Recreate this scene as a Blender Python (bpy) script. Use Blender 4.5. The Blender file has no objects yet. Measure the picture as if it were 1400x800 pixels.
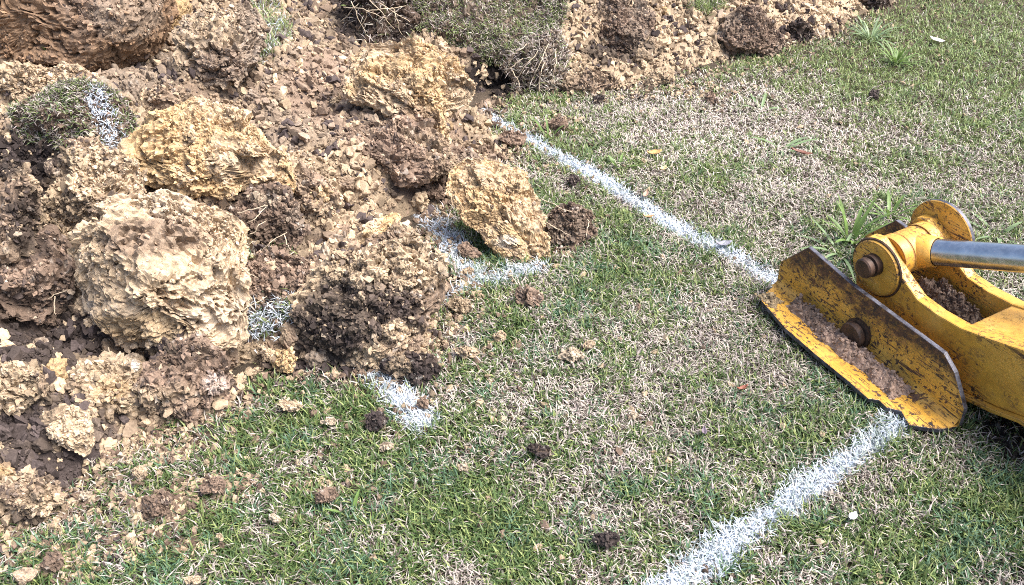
import bpy, bmesh, math, random
import numpy as np
from mathutils import Vector, Matrix

random.seed(7)
RNG = np.random.default_rng(11)
SC = bpy.context.scene
COL = SC.collection

# ------------------------------------------------------------------ camera
CAM_H, PITCH, HFOV = 1.5, math.radians(36.5), math.radians(62)
cam_d = bpy.data.cameras.new("camera")
cam = bpy.data.objects.new("camera", cam_d)
COL.objects.link(cam)
cam.location = (0, 0, CAM_H)
cam.rotation_euler = (math.pi / 2 - PITCH, 0, 0)
cam_d.sensor_width = 36
cam_d.lens = 18 / math.tan(HFOV / 2)
cam_d.clip_start = 0.05
cam_d.clip_end = 2000
SC.camera = cam

# ------------------------------------------------------------------ light
SUN_EL, SUN_AZ = math.radians(60), math.radians(100)
world = bpy.data.worlds.new("World")
SC.world = world
world.use_nodes = True
nt = world.node_tree
bg = nt.nodes["Background"]
sky = nt.nodes.new("ShaderNodeTexSky")
sky.sky_type = 'NISHITA'
sky.sun_disc = False
sky.sun_elevation = SUN_EL
sky.sun_rotation = SUN_AZ
sky.air_density = 1.0
sky.dust_density = 4.0
sky.ozone_density = 1.0
nt.links.new(sky.outputs[0], bg.inputs[0])
bg.inputs[1].default_value = 0.135
sun_d = bpy.data.lights.new("sun", 'SUN')
sun_d.energy = 3.7
sun_d.angle = math.radians(38)
sun_d.color = (1.0, 0.985, 0.96)
sun = bpy.data.objects.new("sun", sun_d)
COL.objects.link(sun)
sdir = Vector((math.sin(SUN_AZ) * math.cos(SUN_EL), math.cos(SUN_AZ) * math.cos(SUN_EL), math.sin(SUN_EL)))
sun.rotation_euler = sdir.to_track_quat('Z', 'Y').to_euler()
sun.location = sdir * 10
SC.view_settings.view_transform = 'Standard'
SC.view_settings.look = 'None'
SC.view_settings.gamma = 1.0
SC.view_settings.exposure = 1.22
SC.render.engine = 'CYCLES'
SC.cycles.filter_width = 1.0
SC.cycles.max_bounces = 6
SC.cycles.use_denoising = False

# ------------------------------------------------------------------ projection helpers (photo px -> world)
F_PX = 700 / math.tan(HFOV / 2)
CP, SP = math.cos(PITCH), math.sin(PITCH)
CR = np.array([1.0, 0, 0])            # camera right
CU = np.array([0, SP, CP])            # camera up
CF = np.array([0, CP, -SP])           # camera forward
ORI = np.array([0, 0, CAM_H])


def ray(px, py):
    return CR * ((px - 700) / F_PX) + CU * ((400 - py) / F_PX) + CF


def gp(px, py, z=0.0):
    d = ray(px, py)
    return ORI + d * ((z - CAM_H) / d[2])


def img(P):
    P = np.asarray(P, float)
    q = P - ORI
    c = np.maximum(q @ CF, 0.05)
    return np.stack([700 + F_PX * (q @ CR) / c, 400 - F_PX * (q @ CU) / c], -1), c


# ------------------------------------------------------------------ numpy noise
def _hash(ix, iy, iz, seed):
    h = (ix.astype(np.int64) * 374761393 + iy.astype(np.int64) * 668265263 + iz.astype(np.int64) * 2147483647 + seed * 974634777) & 0xFFFFFFFF
    h = ((h ^ (h >> 13)) * 1274126177) & 0xFFFFFFFF
    h = ((h ^ (h >> 16)) * 2246822519) & 0xFFFFFFFF
    h = h ^ (h >> 15)
    return (h & 0xFFFFFF) / float(0xFFFFFF)


def vnoise(P, scale, seed=0):
    p = P * scale
    i = np.floor(p).astype(np.int64)
    f = p - i
    f = f * f * f * (f * (f * 6 - 15) + 10)
    r = 0
    for dx in (0, 1):
        wx = f[:, 0] if dx else 1 - f[:, 0]
        for dy in (0, 1):
            wy = f[:, 1] if dy else 1 - f[:, 1]
            for dz in (0, 1):
                wz = f[:, 2] if dz else 1 - f[:, 2]
                r = r + wx * wy * wz * _hash(i[:, 0] + dx, i[:, 1] + dy, i[:, 2] + dz, seed)
    return r * 2 - 1


def fbm(P, scale, octv=4, seed=0, gain=0.5):
    r, a, t = 0, 1.0, 0
    for o in range(octv):
        r = r + a * vnoise(P + 13.7 * o, scale * 2 ** o, seed + o)
        t += a
        a *= gain
    return r / t


def worley(P, scale, seed=0):
    p = P * scale
    i = np.floor(p).astype(np.int64)
    best = np.full(len(P), 9.0)
    for dx in (-1, 0, 1):
        for dy in (-1, 0, 1):
            for dz in (-1, 0, 1):
                cx, cy, cz = i[:, 0] + dx, i[:, 1] + dy, i[:, 2] + dz
                fx = cx + _hash(cx, cy, cz, seed) - p[:, 0]
                fy = cy + _hash(cx, cy, cz, seed + 31) - p[:, 1]
                fz = cz + _hash(cx, cy, cz, seed + 57) - p[:, 2]
                best = np.minimum(best, fx * fx + fy * fy + fz * fz)
    return np.sqrt(best)


def fracture(P, scale, seed=0):
    """piecewise tilted planes: broken faces that meet in steps"""
    p = P * scale
    p = p + .35 * np.stack([vnoise(P, scale * 1.3, seed + 70), vnoise(P, scale * 1.3, seed + 71), vnoise(P, scale * 1.3, seed + 72)], -1)
    i = np.floor(p).astype(np.int64)
    best = np.full(len(P), 9.0)
    val = np.zeros(len(P))
    for dx in (-1, 0, 1):
        for dy in (-1, 0, 1):
            for dz in (-1, 0, 1):
                cx, cy, cz = i[:, 0] + dx, i[:, 1] + dy, i[:, 2] + dz
                f = [p[:, 0] - cx - _hash(cx, cy, cz, seed), p[:, 1] - cy - _hash(cx, cy, cz, seed + 31), p[:, 2] - cz - _hash(cx, cy, cz, seed + 57)]
                d = f[0] ** 2 + f[1] ** 2 + f[2] ** 2
                v = sum((_hash(cx, cy, cz, seed + 80 + k) - .5) * f[k] for k in range(3)) * 2 + (_hash(cx, cy, cz, seed + 90) - .5) * .5
                w = d < best
                best = np.where(w, d, best); val = np.where(w, v, val)
    return val / scale


def P2(x, y):
    return np.stack([x, y, np.zeros_like(x)], -1)


def sstep(a, b, x):
    t = np.clip((x - a) / (b - a), 0, 1)
    return t * t * (3 - 2 * t)


# ------------------------------------------------------------------ object helpers
def tag(o, label=None, cat=None, group=None, kind=None):
    if label: o['label'] = label
    if cat: o['category'] = cat
    if group: o['group'] = group
    if kind: o['kind'] = kind
    return o


def link(name, me, mat=None, parent=None):
    o = bpy.data.objects.new(name, me)
    COL.objects.link(o)
    if mat is not None and me is not None and not me.materials:
        for m in (mat if isinstance(mat, (list, tuple)) else [mat]):
            me.materials.append(m)
    if parent is not None:
        o.parent = parent
    return o


def empty(name, loc, rz=0.0):
    o = bpy.data.objects.new(name, None)
    COL.objects.link(o)
    o.location = loc
    o.rotation_euler = (0, 0, rz)
    o.empty_display_size = 0.1
    return o


def np_mesh(name, V, faces, col=None, smooth=False):
    """faces: list of (n,k) int arrays"""
    me = bpy.data.meshes.new(name)
    V = np.ascontiguousarray(V, np.float32)
    me.vertices.add(len(V))
    me.vertices.foreach_set("co", V.ravel())
    idx = np.concatenate([f.ravel() for f in faces]).astype(np.int32)
    tot = np.concatenate([np.full(len(f), f.shape[1]) for f in faces]).astype(np.int32)
    start = np.concatenate([[0], np.cumsum(tot)[:-1]]).astype(np.int32)
    me.loops.add(len(idx))
    me.loops.foreach_set("vertex_index", idx)
    me.polygons.add(len(tot))
    me.polygons.foreach_set("loop_start", start)
    me.polygons.foreach_set("loop_total", tot)
    me.polygons.foreach_set("use_smooth", np.full(len(tot), smooth))
    me.update(calc_edges=True)
    if col is not None:
        a = me.color_attributes.new("col", 'FLOAT_COLOR', 'POINT')
        c = np.ones((len(V), 4), np.float32)
        c[:, :3] = col
        a.data.foreach_set("color", c.ravel())
    me.validate()
    return me


_ico = {}


def ico(sub):
    if sub not in _ico:
        bm = bmesh.new()
        bmesh.ops.create_icosphere(bm, subdivisions=sub, radius=1)
        bm.verts.ensure_lookup_table()
        V = np.array([v.co[:] for v in bm.verts])
        Fc = np.array([[v.index for v in f.verts] for f in bm.faces])
        bm.free()
        _ico[sub] = (V / np.linalg.norm(V, axis=1)[:, None], Fc)
    return _ico[sub]


# ------------------------------------------------------------------ materials
class NT:
    def __init__(s, name):
        s.m = bpy.data.materials.new(name)
        s.m.use_nodes = True
        s.t = s.m.node_tree
        s.b = s.t.nodes["Principled BSDF"]
        s.out = s.t.nodes["Material Output"]

    def n(s, typ, **kw):
        nd = s.t.nodes.new(typ)
        for k, v in kw.items():
            if k.startswith('i_'):
                key = k[2:]
                key = int(key) if key.isdigit() else key
                nd.inputs[key].default_value = v
            else:
                setattr(nd, k, v)
        return nd

    def l(s, a, b):
        s.t.links.new(a, b)

    def noise(s, vec, scale, detail=6, rough=0.6, dist=0.0):
        n = s.n("ShaderNodeTexNoise")
        n.inputs["Scale"].default_value = scale
        n.inputs["Detail"].default_value = detail
        n.inputs["Roughness"].default_value = rough
        n.inputs["Distortion"].default_value = dist
        s.l(vec, n.inputs["Vector"])
        return n.outputs["Fac"]

    def ramp(s, fac, stops, interp='LINEAR'):
        r = s.n("ShaderNodeValToRGB")
        r.color_ramp.interpolation = interp
        e = r.color_ramp.elements
        while len(e) < len(stops): e.new(0.5)
        for k, (p, c) in enumerate(stops):
            e[k].position = p
            e[k].color = (c, c, c, 1) if not isinstance(c, (tuple, list)) else (*c, 1)
        s.l(fac, r.inputs[0])
        return r.outputs[0]

    def mix(s, fac, a, b, blend='MIX'):
        m = s.n("ShaderNodeMix", data_type='RGBA', blend_type=blend)
        for sock, v in ((m.inputs[0], fac), (m.inputs[6], a), (m.inputs[7], b)):
            if hasattr(v, 'is_linked'):
                s.l(v, sock)
            elif isinstance(v, (int, float)):
                sock.default_value = v
            else:
                sock.default_value = (*v, 1)
        return m.outputs[2]

    def math(s, op, a, b=None, clamp=False):
        m = s.n("ShaderNodeMath", operation=op, use_clamp=clamp)
        for sock, v in ((m.inputs[0], a), (m.inputs[1], b)):
            if v is None: continue
            if hasattr(v, 'is_linked'): s.l(v, sock)
            else: sock.default_value = v
        return m.outputs[0]

    def bump(s, h, strength, dist, prev=None):
        b = s.n("ShaderNodeBump")
        b.inputs["Strength"].default_value = strength
        b.inputs["Distance"].default_value = dist
        s.l(h, b.inputs["Height"])
        if prev is not None: s.l(prev, b.inputs["Normal"])
        return b.outputs[0]

    def pos(s):
        return s.n("ShaderNodeNewGeometry").outputs["Position"]

    def obj(s):
        return s.n("ShaderNodeTexCoord").outputs["Object"]


def mat_soil(name="soil", use_inst=False):
    s = NT(name)
    at = s.n("ShaderNodeAttribute", attribute_name="col")
    if use_inst: at.attribute_type = 'INSTANCER'
    v = s.obj() if use_inst else s.pos()
    n1 = s.noise(v, 1.3 if use_inst else 90, 8, 0.75)
    n2 = s.noise(v, 4.0 if use_inst else 420, 4, 0.7)
    k = s.ramp(n1, [(0.25, 0.62), (0.5, 1.0), (0.75, 1.3)])
    c = s.mix(1.0, at.outputs["Color"], k, 'MULTIPLY')
    k2 = s.ramp(n2, [(0.3, 0.7), (0.55, 1.05), (0.75, 1.35)])
    c = s.mix(1.0, c, k2, 'MULTIPLY')
    s.l(c, s.b.inputs["Base Color"])
    s.b.inputs["Roughness"].default_value = 0.95
    s.b.inputs["Specular IOR Level"].default_value = 0.15
    if not use_inst:
        b = s.bump(n1, 0.9, 0.006)
        b = s.bump(n2, 0.8, 0.002, b)
        s.l(b, s.b.inputs["Normal"])
    return s.m


def mat_blade():
    s = NT("grass_blade")
    at = s.n("ShaderNodeAttribute", attribute_name="col")
    s.l(at.outputs["Color"], s.b.inputs["Base Color"])
    s.b.inputs["Roughness"].default_value = 0.5
    s.b.inputs["Specular IOR Level"].default_value = 0.35
    tr = s.n("ShaderNodeBsdfTranslucent")
    s.l(at.outputs["Color"], tr.inputs["Color"])
    mx = s.n("ShaderNodeMixShader", i_0=0.25)
    s.l(s.b.outputs[0], mx.inputs[1])
    s.l(tr.outputs[0], mx.inputs[2])
    s.l(mx.outputs[0], s.out.inputs[0])
    return s.m


def mat_ground():
    s = NT("lawn_soil")
    v = s.pos()
    n1 = s.noise(v, 6, 6, 0.6)
    n2 = s.noise(v, 120, 8, 0.75)
    c = s.ramp(n1, [(0.3, (0.045, 0.036, 0.027)), (0.55, (0.085, 0.065, 0.048)), (0.8, (0.15, 0.115, 0.09))])
    k = s.ramp(n2, [(0.3, 0.5), (0.5, 1.0), (0.7, 1.7)])
    c = s.mix(1.0, c, k, 'MULTIPLY')
    # sprayed marking paint that reached the soil between the blades
    tot = None
    for a, b, r in SEGW:
        e = b - a
        sb = s.n("ShaderNodeVectorMath", operation='SUBTRACT'); s.l(v, sb.inputs[0]); sb.inputs[1].default_value = (a[0], a[1], 0)
        dt = s.n("ShaderNodeVectorMath", operation='DOT_PRODUCT'); s.l(sb.outputs[0], dt.inputs[0]); dt.inputs[1].default_value = (e[0] / (e @ e), e[1] / (e @ e), 0)
        t = s.math('ADD', dt.outputs["Value"], 0.0, True)
        cx = s.n("ShaderNodeCombineXYZ"); s.l(s.math('MULTIPLY', t, e[0]), cx.inputs[0]); s.l(s.math('MULTIPLY', t, e[1]), cx.inputs[1])
        df = s.n("ShaderNodeVectorMath", operation='SUBTRACT'); s.l(sb.outputs[0], df.inputs[0]); s.l(cx.outputs[0], df.inputs[1])
        fl = s.n("ShaderNodeVectorMath", operation='MULTIPLY'); s.l(df.outputs[0], fl.inputs[0]); fl.inputs[1].default_value = (1, 1, 0)
        ln = s.n("ShaderNodeVectorMath", operation='LENGTH'); s.l(fl.outputs[0], ln.inputs[0])
        q = s.math('DIVIDE', ln.outputs["Value"], r)
        tot = q if tot is None else s.math('MINIMUM', tot, q)
    pm = s.math('ADD', tot, s.math('MULTIPLY', s.math('SUBTRACT', n2, 0.5), 2.2))
    pm = s.ramp(pm, [(0.6, 0.8), (1.0, 0.0)])
    c = s.mix(pm, c, (0.62, 0.67, 0.74))
    s.l(c, s.b.inputs["Base Color"])
    s.b.inputs["Roughness"].default_value = 1.0
    s.b.inputs["Specular IOR Level"].default_value = 0.1
    s.l(s.bump(n2, 1.0, 0.01), s.b.inputs["Normal"])
    return s.m


def mat_paint(name, dark_top=None, grime=0.8, worn=0.0):
    """worn yellow machine paint; dark_top=(z0,z1): rust/dirt film above that local height"""
    s = NT(name)
    v = s.obj()
    mp = s.n("ShaderNodeMapping")
    mp.inputs["Scale"].default_value = (1.0, 1.0, 1.0)
    s.l(v, mp.inputs[0])
    big = s.noise(mp.outputs[0], 9, 6, 0.65)
    yel = s.ramp(big, [(0.3, (0.50, 0.245, 0.032)), (0.5, (0.63, 0.33, 0.048)), (0.72, (0.70, 0.41, 0.10))])
    # grime in soft blotches
    gr = s.noise(v, 22, 8, 0.7, 0.6)
    grm = s.ramp(gr, [(0.48, 0.0), (0.78, grime)])
    c = s.mix(grm, yel, (0.20, 0.11, 0.035))
    # scratches: noise stretched along the length, and chips
    mp2 = s.n("ShaderNodeMapping")
    mp2.inputs["Rotation"].default_value = (0, 0.35, 0.2)
    mp2.inputs["Scale"].default_value = (11, 90, 90)
    s.l(v, mp2.inputs[0])
    sc = s.noise(mp2.outputs[0], 1.6, 5, 0.7, 0.8)
    scm = s.ramp(sc, [(0.555, 0.0), (0.59, 1.0)])
    ch = s.noise(v, 85, 5, 0.6, 0.3)
    chm = s.ramp(ch, [(0.57, 0.0), (0.59, 1.0)])
    m = s.math('MAXIMUM', scm, chm)
    area = s.ramp(s.noise(v, 7, 4, 0.6), [(0.40 - worn, 0.1), (0.55 - worn, 1.0)])
    bare = s.ramp(s.math('ADD', s.noise(v, 16, 8, 0.72, 0.5), worn), [(0.66, 0.0), (0.69, 1.0)])
    area = s.math('MAXIMUM', area, bare)
    m = s.math('MAXIMUM', m, bare)
    m = s.math('MULTIPLY', m, area)
    rust = s.ramp(s.noise(v, 40, 4, 0.6), [(0.35, (0.025, 0.017, 0.015)), (0.55, (0.09, 0.042, 0.022)), (0.8, (0.20, 0.10, 0.055))])
    c = s.mix(m, c, rust)
    if dark_top:
        sx = s.n("ShaderNodeSeparateXYZ")
        s.l(v, sx.inputs[0])
        wob = s.math('MULTIPLY', s.math('SUBTRACT', s.noise(v, 14, 6, 0.7, 0.8), 0.5), 0.22)
        zz = s.math('ADD', sx.outputs[2], wob)
        mr = s.n("ShaderNodeMapRange")
        mr.inputs["From Min"].default_value = dark_top[0]
        mr.inputs["From Max"].default_value = dark_top[1]
        s.l(zz, mr.inputs[0])
        dk = s.math('MULTIPLY', mr.outputs[0], s.ramp(s.noise(v, 60, 6, 0.75), [(0.36, 0.55), (0.50, 1.0)]))
        c = s.mix(dk, c, rust)
        m = s.math('MAXIMUM', m, dk)
    # bare and rusty along the edges of the plates
    bv = s.n("ShaderNodeBevel", samples=4)
    bv.inputs["Radius"].default_value = 0.012
    gn = s.n("ShaderNodeNewGeometry")
    dt = s.n("ShaderNodeVectorMath", operation='DOT_PRODUCT')
    s.l(bv.outputs[0], dt.inputs[0]); s.l(gn.outputs["Normal"], dt.inputs[1])
    ed = s.math('SUBTRACT', 1.0, dt.outputs["Value"])
    ed = s.math('ADD', ed, s.math('MULTIPLY', s.math('SUBTRACT', s.noise(v, 45, 6, 0.7), 0.52), 0.55))
    edm = s.ramp(ed, [(0.10, 0.0), (0.16, 0.95)])
    c = s.mix(edm, c, rust)
    m = s.math('MAXIMUM', m, edm)
    s.l(c, s.b.inputs["Base Color"])
    r = s.ramp(m, [(0.0, 0.42), (1.0, 0.75)])
    s.l(r, s.b.inputs["Roughness"])
    b = s.bump(s.math('MULTIPLY', m, -1.0), 0.6, 0.0015)
    b = s.bump(s.noise(v, 140, 4, 0.6), 0.15, 0.002, b)
    s.l(b, s.b.inputs["Normal"])
    return s.m


def mat_steel(name, c0, c1, rough=0.5, metal=0.6):
    s = NT(name)
    v = s.obj()
    n = s.noise(v, 45, 6, 0.65)
    s.l(s.ramp(n, [(0.35, c0), (0.65, c1)]), s.b.inputs["Base Color"])
    s.b.inputs["Metallic"].default_value = metal
    s.l(s.ramp(n, [(0.3, rough - 0.12), (0.7, rough + 0.2)]), s.b.inputs["Roughness"])
    s.l(s.bump(s.noise(v, 160, 5, 0.6), 0.4, 0.002), s.b.inputs["Normal"])
    return s.m


def mat_chrome():
    s = NT("chrome")
    v = s.obj()
    s.b.inputs["Metallic"].default_value = 1.0
    s.l(s.ramp(s.noise(v, 30, 5, 0.6), [(0.3, (0.36, 0.37, 0.39)), (0.7, (0.56, 0.57, 0.59))]), s.b.inputs["Base Color"])
    s.l(s.ramp(s.noise(v, 60, 5, 0.7), [(0.3, 0.2), (0.75, 0.42)]), s.b.inputs["Roughness"])
    return s.m


def mat_plain(name, c, rough=0.6, var=0.3, scale=60, trans=0.0):
    s = NT(name)
    n = s.noise(s.obj(), scale, 5, 0.6)
    k = s.ramp(n, [(0.3, 1 - var), (0.7, 1 + var)])
    cc = s.mix(1.0, c, k, 'MULTIPLY')
    s.l(cc, s.b.inputs["Base Color"])
    s.b.inputs["Roughness"].default_value = rough
    if trans:
        tr = s.n("ShaderNodeBsdfTranslucent")
        s.l(cc, tr.inputs["Color"])
        mx = s.n("ShaderNodeMixShader", i_0=trans)
        s.l(s.b.outputs[0], mx.inputs[1])
        s.l(tr.outputs[0], mx.inputs[2])
        s.l(mx.outputs[0], s.out.inputs[0])
    return s.m


SEG = [((684, 970), (1298, 532), .036), ((655, 150), (1300, 528), .034), ((583, 292), (650, 385), .044), ((735, 366), (585, 414), .042), ((420, 432), (325, 463), .035), ((462, 455), (577, 578), .046)]
SEGW = [(gp(*a)[:2], gp(*b)[:2], r) for a, b, r in SEG]
M_SOIL = mat_soil()
M_CRUMB = mat_soil("crumb_soil", True)
M_BLADE = mat_blade()
M_GROUND = mat_ground()
M_PAINT = mat_paint("yellow_paint", None, 0.45)
M_PADPAINT = mat_paint("yellow_pad_paint", (0.105, 0.16), 0.5, 0.07)
M_EDGE = mat_steel("worn_steel_edge", (0.035, 0.03, 0.035), (0.15, 0.15, 0.18), 0.45, 0.5)
M_RUST = mat_steel("rusty_steel", (0.03, 0.02, 0.016), (0.10, 0.055, 0.035), 0.55, 0.4)
M_CHROME = mat_chrome()
M_ROOT = mat_plain("pale_root", (0.50, 0.40, 0.28), 0.8, 0.35, 40)

TAN = np.array((0.46, 0.345, 0.23))
PALE = np.array((0.56, 0.445, 0.325))
YEL = np.array((0.50, 0.345, 0.185))
BRN = np.array((0.205, 0.143, 0.105))
RED = np.array((0.24, 0.15, 0.09))
HUM_SHADE = np.array((0.034, 0.026, 0.024))  # humus tone, also painted into hollows and under clods as shade
GRY = np.array((0.26, 0.20, 0.15))
WHT = np.array((0.72, 0.66, 0.58))

# ------------------------------------------------------------------ terrain functions
def ground_z(x, y):
    return 0.018 * fbm(P2(x, y), 1.7, 3, 5) + 0.006 * vnoise(P2(x, y), 9.0, 8)


HEAP_PX = [(-420, 860), (-150, 800), (0, 742), (60, 705), (105, 655), (180, 590), (250, 582), (315, 568), (335, 520), (360, 500), (400, 512), (450, 512),
           (540, 508), (590, 480), (592, 440), (612, 405), (590, 365), (575, 315), (600, 285), (645, 250), (690, 200), (665, 160), (700, 128), (760, 128),
           (830, 120), (900, 112), (960, 92), (1000, 80), (1070, 66), (1130, 48), (1160, 28), (1215, 8), (1300, -45)]
HEAP_POLY = np.array([gp(*q)[:2] for q in HEAP_PX] + [(4.2, 7.0), (3.0, 9.0), (-7.0, 9.0), (-7.0, 1.2)])


def sdist(x, y, poly):
    """signed distance, positive inside"""
    best = np.full(x.shape, 1e9)
    ins = np.zeros(x.shape, bool)
    n = len(poly)
    for i in range(n):
        a, b = poly[i], poly[(i + 1) % n]
        e = b - a
        t = np.clip(((x - a[0]) * e[0] + (y - a[1]) * e[1]) / (e @ e), 0, 1)
        d = (x - a[0] - t * e[0]) ** 2 + (y - a[1] - t * e[1]) ** 2
        best = np.minimum(best, d)
        c = ((a[1] > y) != (b[1] > y)) & (x < (b[0] - a[0]) * (y - a[1]) / (b[1] - a[1] + 1e-12) + a[0])
        ins ^= c
    return np.where(ins, 1, -1) * np.sqrt(best)


PITS = [(*gp(px, py, z)[:2], r, dp) for px, py, z, r, dp in [(680, 108, .1, .12, .3), (175, 492, .05, .10, .2), (60, 450, .1, .16, .15), (30, 270, .25, .12, .15), (440, 495, .03, .08, .1), (640, 175, .1, .10, .15), (575, 235, .2, .08, .1), (150, 312, .2, .06, .15), (45, 335, .2, .07, .15), (345, 300, .15, .05, .15), (412, 352, .1, .05, .12), (470, 248, .2, .05, .15), (545, 240, .2, .06, .15), (622, 200, .15, .06, .15), (285, 278, .2, .06, .15), (205, 62, .25, .07, .15), (760, 100, .05, .08, .1), (845, 75, .05, .08, .1), (320, 495, .05, .05, .1)]]


def heap_base(x, y):
    d = sdist(x, y, HEAP_POLY)
    pit = 0
    for (cx, cy, r, dp) in PITS:
        pit = pit + dp * np.exp(-((x - cx) ** 2 + (y - cy) ** 2) / r ** 2)
    far = sstep(2.6, 4.2, y)                      # the far end of the heap is lower
    top = 0.40 - 0.14 * far
    h = top * (1 - np.exp(-np.maximum(d, 0) / 0.45))
    h = h * (1 + 0.35 * fbm(P2(x, y), 2.3, 2, 21)) + np.minimum(d, 0) * 0.8
    return h - np.minimum(pit, np.maximum(h - .01, 0)) + ground_z(x, y) - 0.006, d


def surf(x, y):
    h, d = heap_base(x, y)
    return np.maximum(h, ground_z(x, y))


def hit(px, py):
    """first point of the ray through a photo pixel on ground or heap"""
    d = ray(px, py)
    t = np.linspace(1.0, 9.0, 1600)
    P = ORI + t[:, None] * d
    below = P[:, 2] < surf(P[:, 0], P[:, 1])
    k = int(np.argmax(below)) if below.any() else len(t) - 1
    return P[k]


# ------------------------------------------------------------------ ground sheet
def axis(lo, hi, step, far):
    core = np.arange(lo, hi + 1e-6, step)
    ext = np.geomspace(step * 2, far, 26)
    return np.concatenate([(lo - ext)[::-1], core, hi + ext])


gx, gy = axis(-4.0, 4.0, 0.04, 400), axis(0.2, 7.0, 0.04, 600)
X, Y = np.meshgrid(gx, gy)
x, y = X.ravel(), Y.ravel()
V = np.stack([x, y, ground_z(x, y)], -1)


def grid_faces(nr, nc):
    i = np.arange(nr - 1)[:, None] * nc + np.arange(nc - 1)[None, :]
    return np.stack([i, i + 1, i + nc + 1, i + nc], -1).reshape(-1, 4)


o = link("ground", np_mesh("ground", V, [grid_faces(len(gy), len(gx))], smooth=True), M_GROUND)
tag(o, "patchy mown lawn ground with bare soil between the grass", None, None, "structure")

# ------------------------------------------------------------------ soil colour
def zone_mix(col, pix, P, zones, seed):
    """zones: (px, py, rx, ry, colour, strength) blended with a ragged edge"""
    nz = fbm(P, 18, 4, seed + 77)
    for (zx, zy, rx, ry, c, st) in zones:
        r = np.sqrt(((pix[:, 0] - zx) / rx) ** 2 + ((pix[:, 1] - zy) / ry) ** 2) + nz * 0.55
        w = (st * (1 - sstep(0.75, 1.1, r)))[:, None]
        col = col * (1 - w) + c * w
    return col


def soil_col(P, main, sec, seed, speck=0.5):
    a = sstep(-0.1, 0.35, fbm(P, 7, 4, seed))[:, None]
    col = main * (1 - a * 0.8) + sec * a * 0.8
    b = vnoise(P, 130, seed + 3)
    col = col * (1 + 0.28 * b)[:, None]
    w = (sstep(0.6, 0.8, vnoise(P, 95, seed + 5)) * speck * .6)[:, None]
    col = col * (1 - w) + WHT * w
    k = (sstep(0.5, 0.75, vnoise(P, 80, seed + 9)) * 0.6)[:, None]
    col = col * (1 - k) + BRN * 0.6 * k
    return np.clip(col, 0.01, 0.85)


HEAP_ZONES = [
    (100, 30, 170, 90, RED, .9), (430, 190, 120, 150, GRY, .7), (300, 150, 80, 60, BRN, .4), (190, 90, 70, 50, GRY * .8, .8),
    (850, 70, 200, 60, TAN * .8, .8), (1120, 10, 120, 30, TAN, .7), (560, 220, 110, 60, BRN, .8), (440, 260, 100, 60, TAN * .85, .8), (450, 120, 70, 60, BRN * 1.2, .7),
    (75, 465, 170, 42, HUM_SHADE * 1.3, .95), (90, 640, 80, 45, HUM_SHADE * 1.2, .9), (30, 585, 60, 30, HUM_SHADE * 1.2, .9), (25, 215, 50, 40, HUM_SHADE, .95), (20, 310, 40, 60, HUM_SHADE, .95), (840, 70, 60, 14, HUM_SHADE, .8), (330, 300, 30, 60, BRN * .5, .8), (560, 260, 50, 14, HUM_SHADE * 1.5, .7), (440, 495, 60, 18, HUM_SHADE, .9), (60, 600, 110, 80, HUM_SHADE * 1.8, .8), (40, 240, 60, 90, HUM_SHADE, .8), (380, 400, 80, 60, BRN * .8, .8), (30, 390, 80, 60, BRN * .6, .8),  # dark soil tones; in hollows and below overhangs they paint in the shade
    (470, 500, 120, 30, HUM_SHADE * 1.4, .8), (690, 100, 60, 40, HUM_SHADE, .9), (678, 107, 44, 30, HUM_SHADE * .5, 1.0), (735, 128, 40, 12, HUM_SHADE, .9), (500, 20, 60, 50, HUM_SHADE * 1.4, .9), (20, 100, 90, 25, TAN, .7)]  # cavity below the turf slab blackened by colour to deepen its shade

# ------------------------------------------------------------------ heap surface
rows = np.geomspace(0.9, 8.0, 620)
cols = np.linspace(-1.05, 0.62, 420)
X = rows[:, None] * cols[None, :]
Y = np.repeat(rows[:, None], len(cols), 1)
x, y = X.ravel(), Y.ravel()
h, d = heap_base(x, y)
P = P2(x, y)
P[:, 2] = h
ins = sstep(-0.02, 0.10, d)
g1 = worley(P, 14, 3); g2 = worley(P, 38, 4)
h2 = h + ins * (0.045 * fbm(P, 7, 4, 33) + 0.035 * (0.6 - g1) + 0.014 * (0.6 - g2) + 0.006 * vnoise(P, 140, 6))
V = np.stack([x, y, h2], -1)
keep = (d > -0.05).reshape(len(rows), len(cols))
fc = grid_faces(len(rows), len(cols))
fc = fc[keep.ravel()[fc].all(1)]
used = np.unique(fc)
remap = np.full(len(V), -1); remap[used] = np.arange(len(used))
V = V[used]; fc = remap[fc]
pix, _ = img(V)
col = soil_col(V, TAN * 0.66, BRN * .85, 40, 0.3)
col = zone_mix(col, pix, V, HEAP_ZONES, 41)
o = link("loose_soil", np_mesh("loose_soil", V, [fc], col), M_SOIL)
tag(o, "heap of loose dug out tan and brown soil spread over the lawn", "soil", None, "stuff")
HEAP_V = V


def crumb_cloud(P, N, R, seed):
    """low crumbs (20 triangles each) joined into the clod they stick to"""
    Vi, Fi = ico(1)
    Vi, Fi = Vi[:12], None
    bm = bmesh.new(); bmesh.ops.create_icosphere(bm, subdivisions=1, radius=1)
    Vi = np.array([v.co[:] for v in bm.verts]); Fi = np.array([[v.index for v in f.verts] for f in bm.faces]); bm.free()
    n = len(P)
    rg = np.random.default_rng(seed)
    sc = R[:, None, None] * rg.uniform(0.55, 1.25, (n, 1, 3))
    jit = 1 + rg.uniform(-0.3, 0.3, (n, len(Vi), 1))
    VV = Vi[None] * sc * jit + (P + N * R[:, None] * 0.3)[:, None, :]
    FF = Fi[None] + (np.arange(n) * len(Vi))[:, None, None]
    return VV.reshape(-1, 3), FF.reshape(-1, 3), len(Vi)


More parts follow.
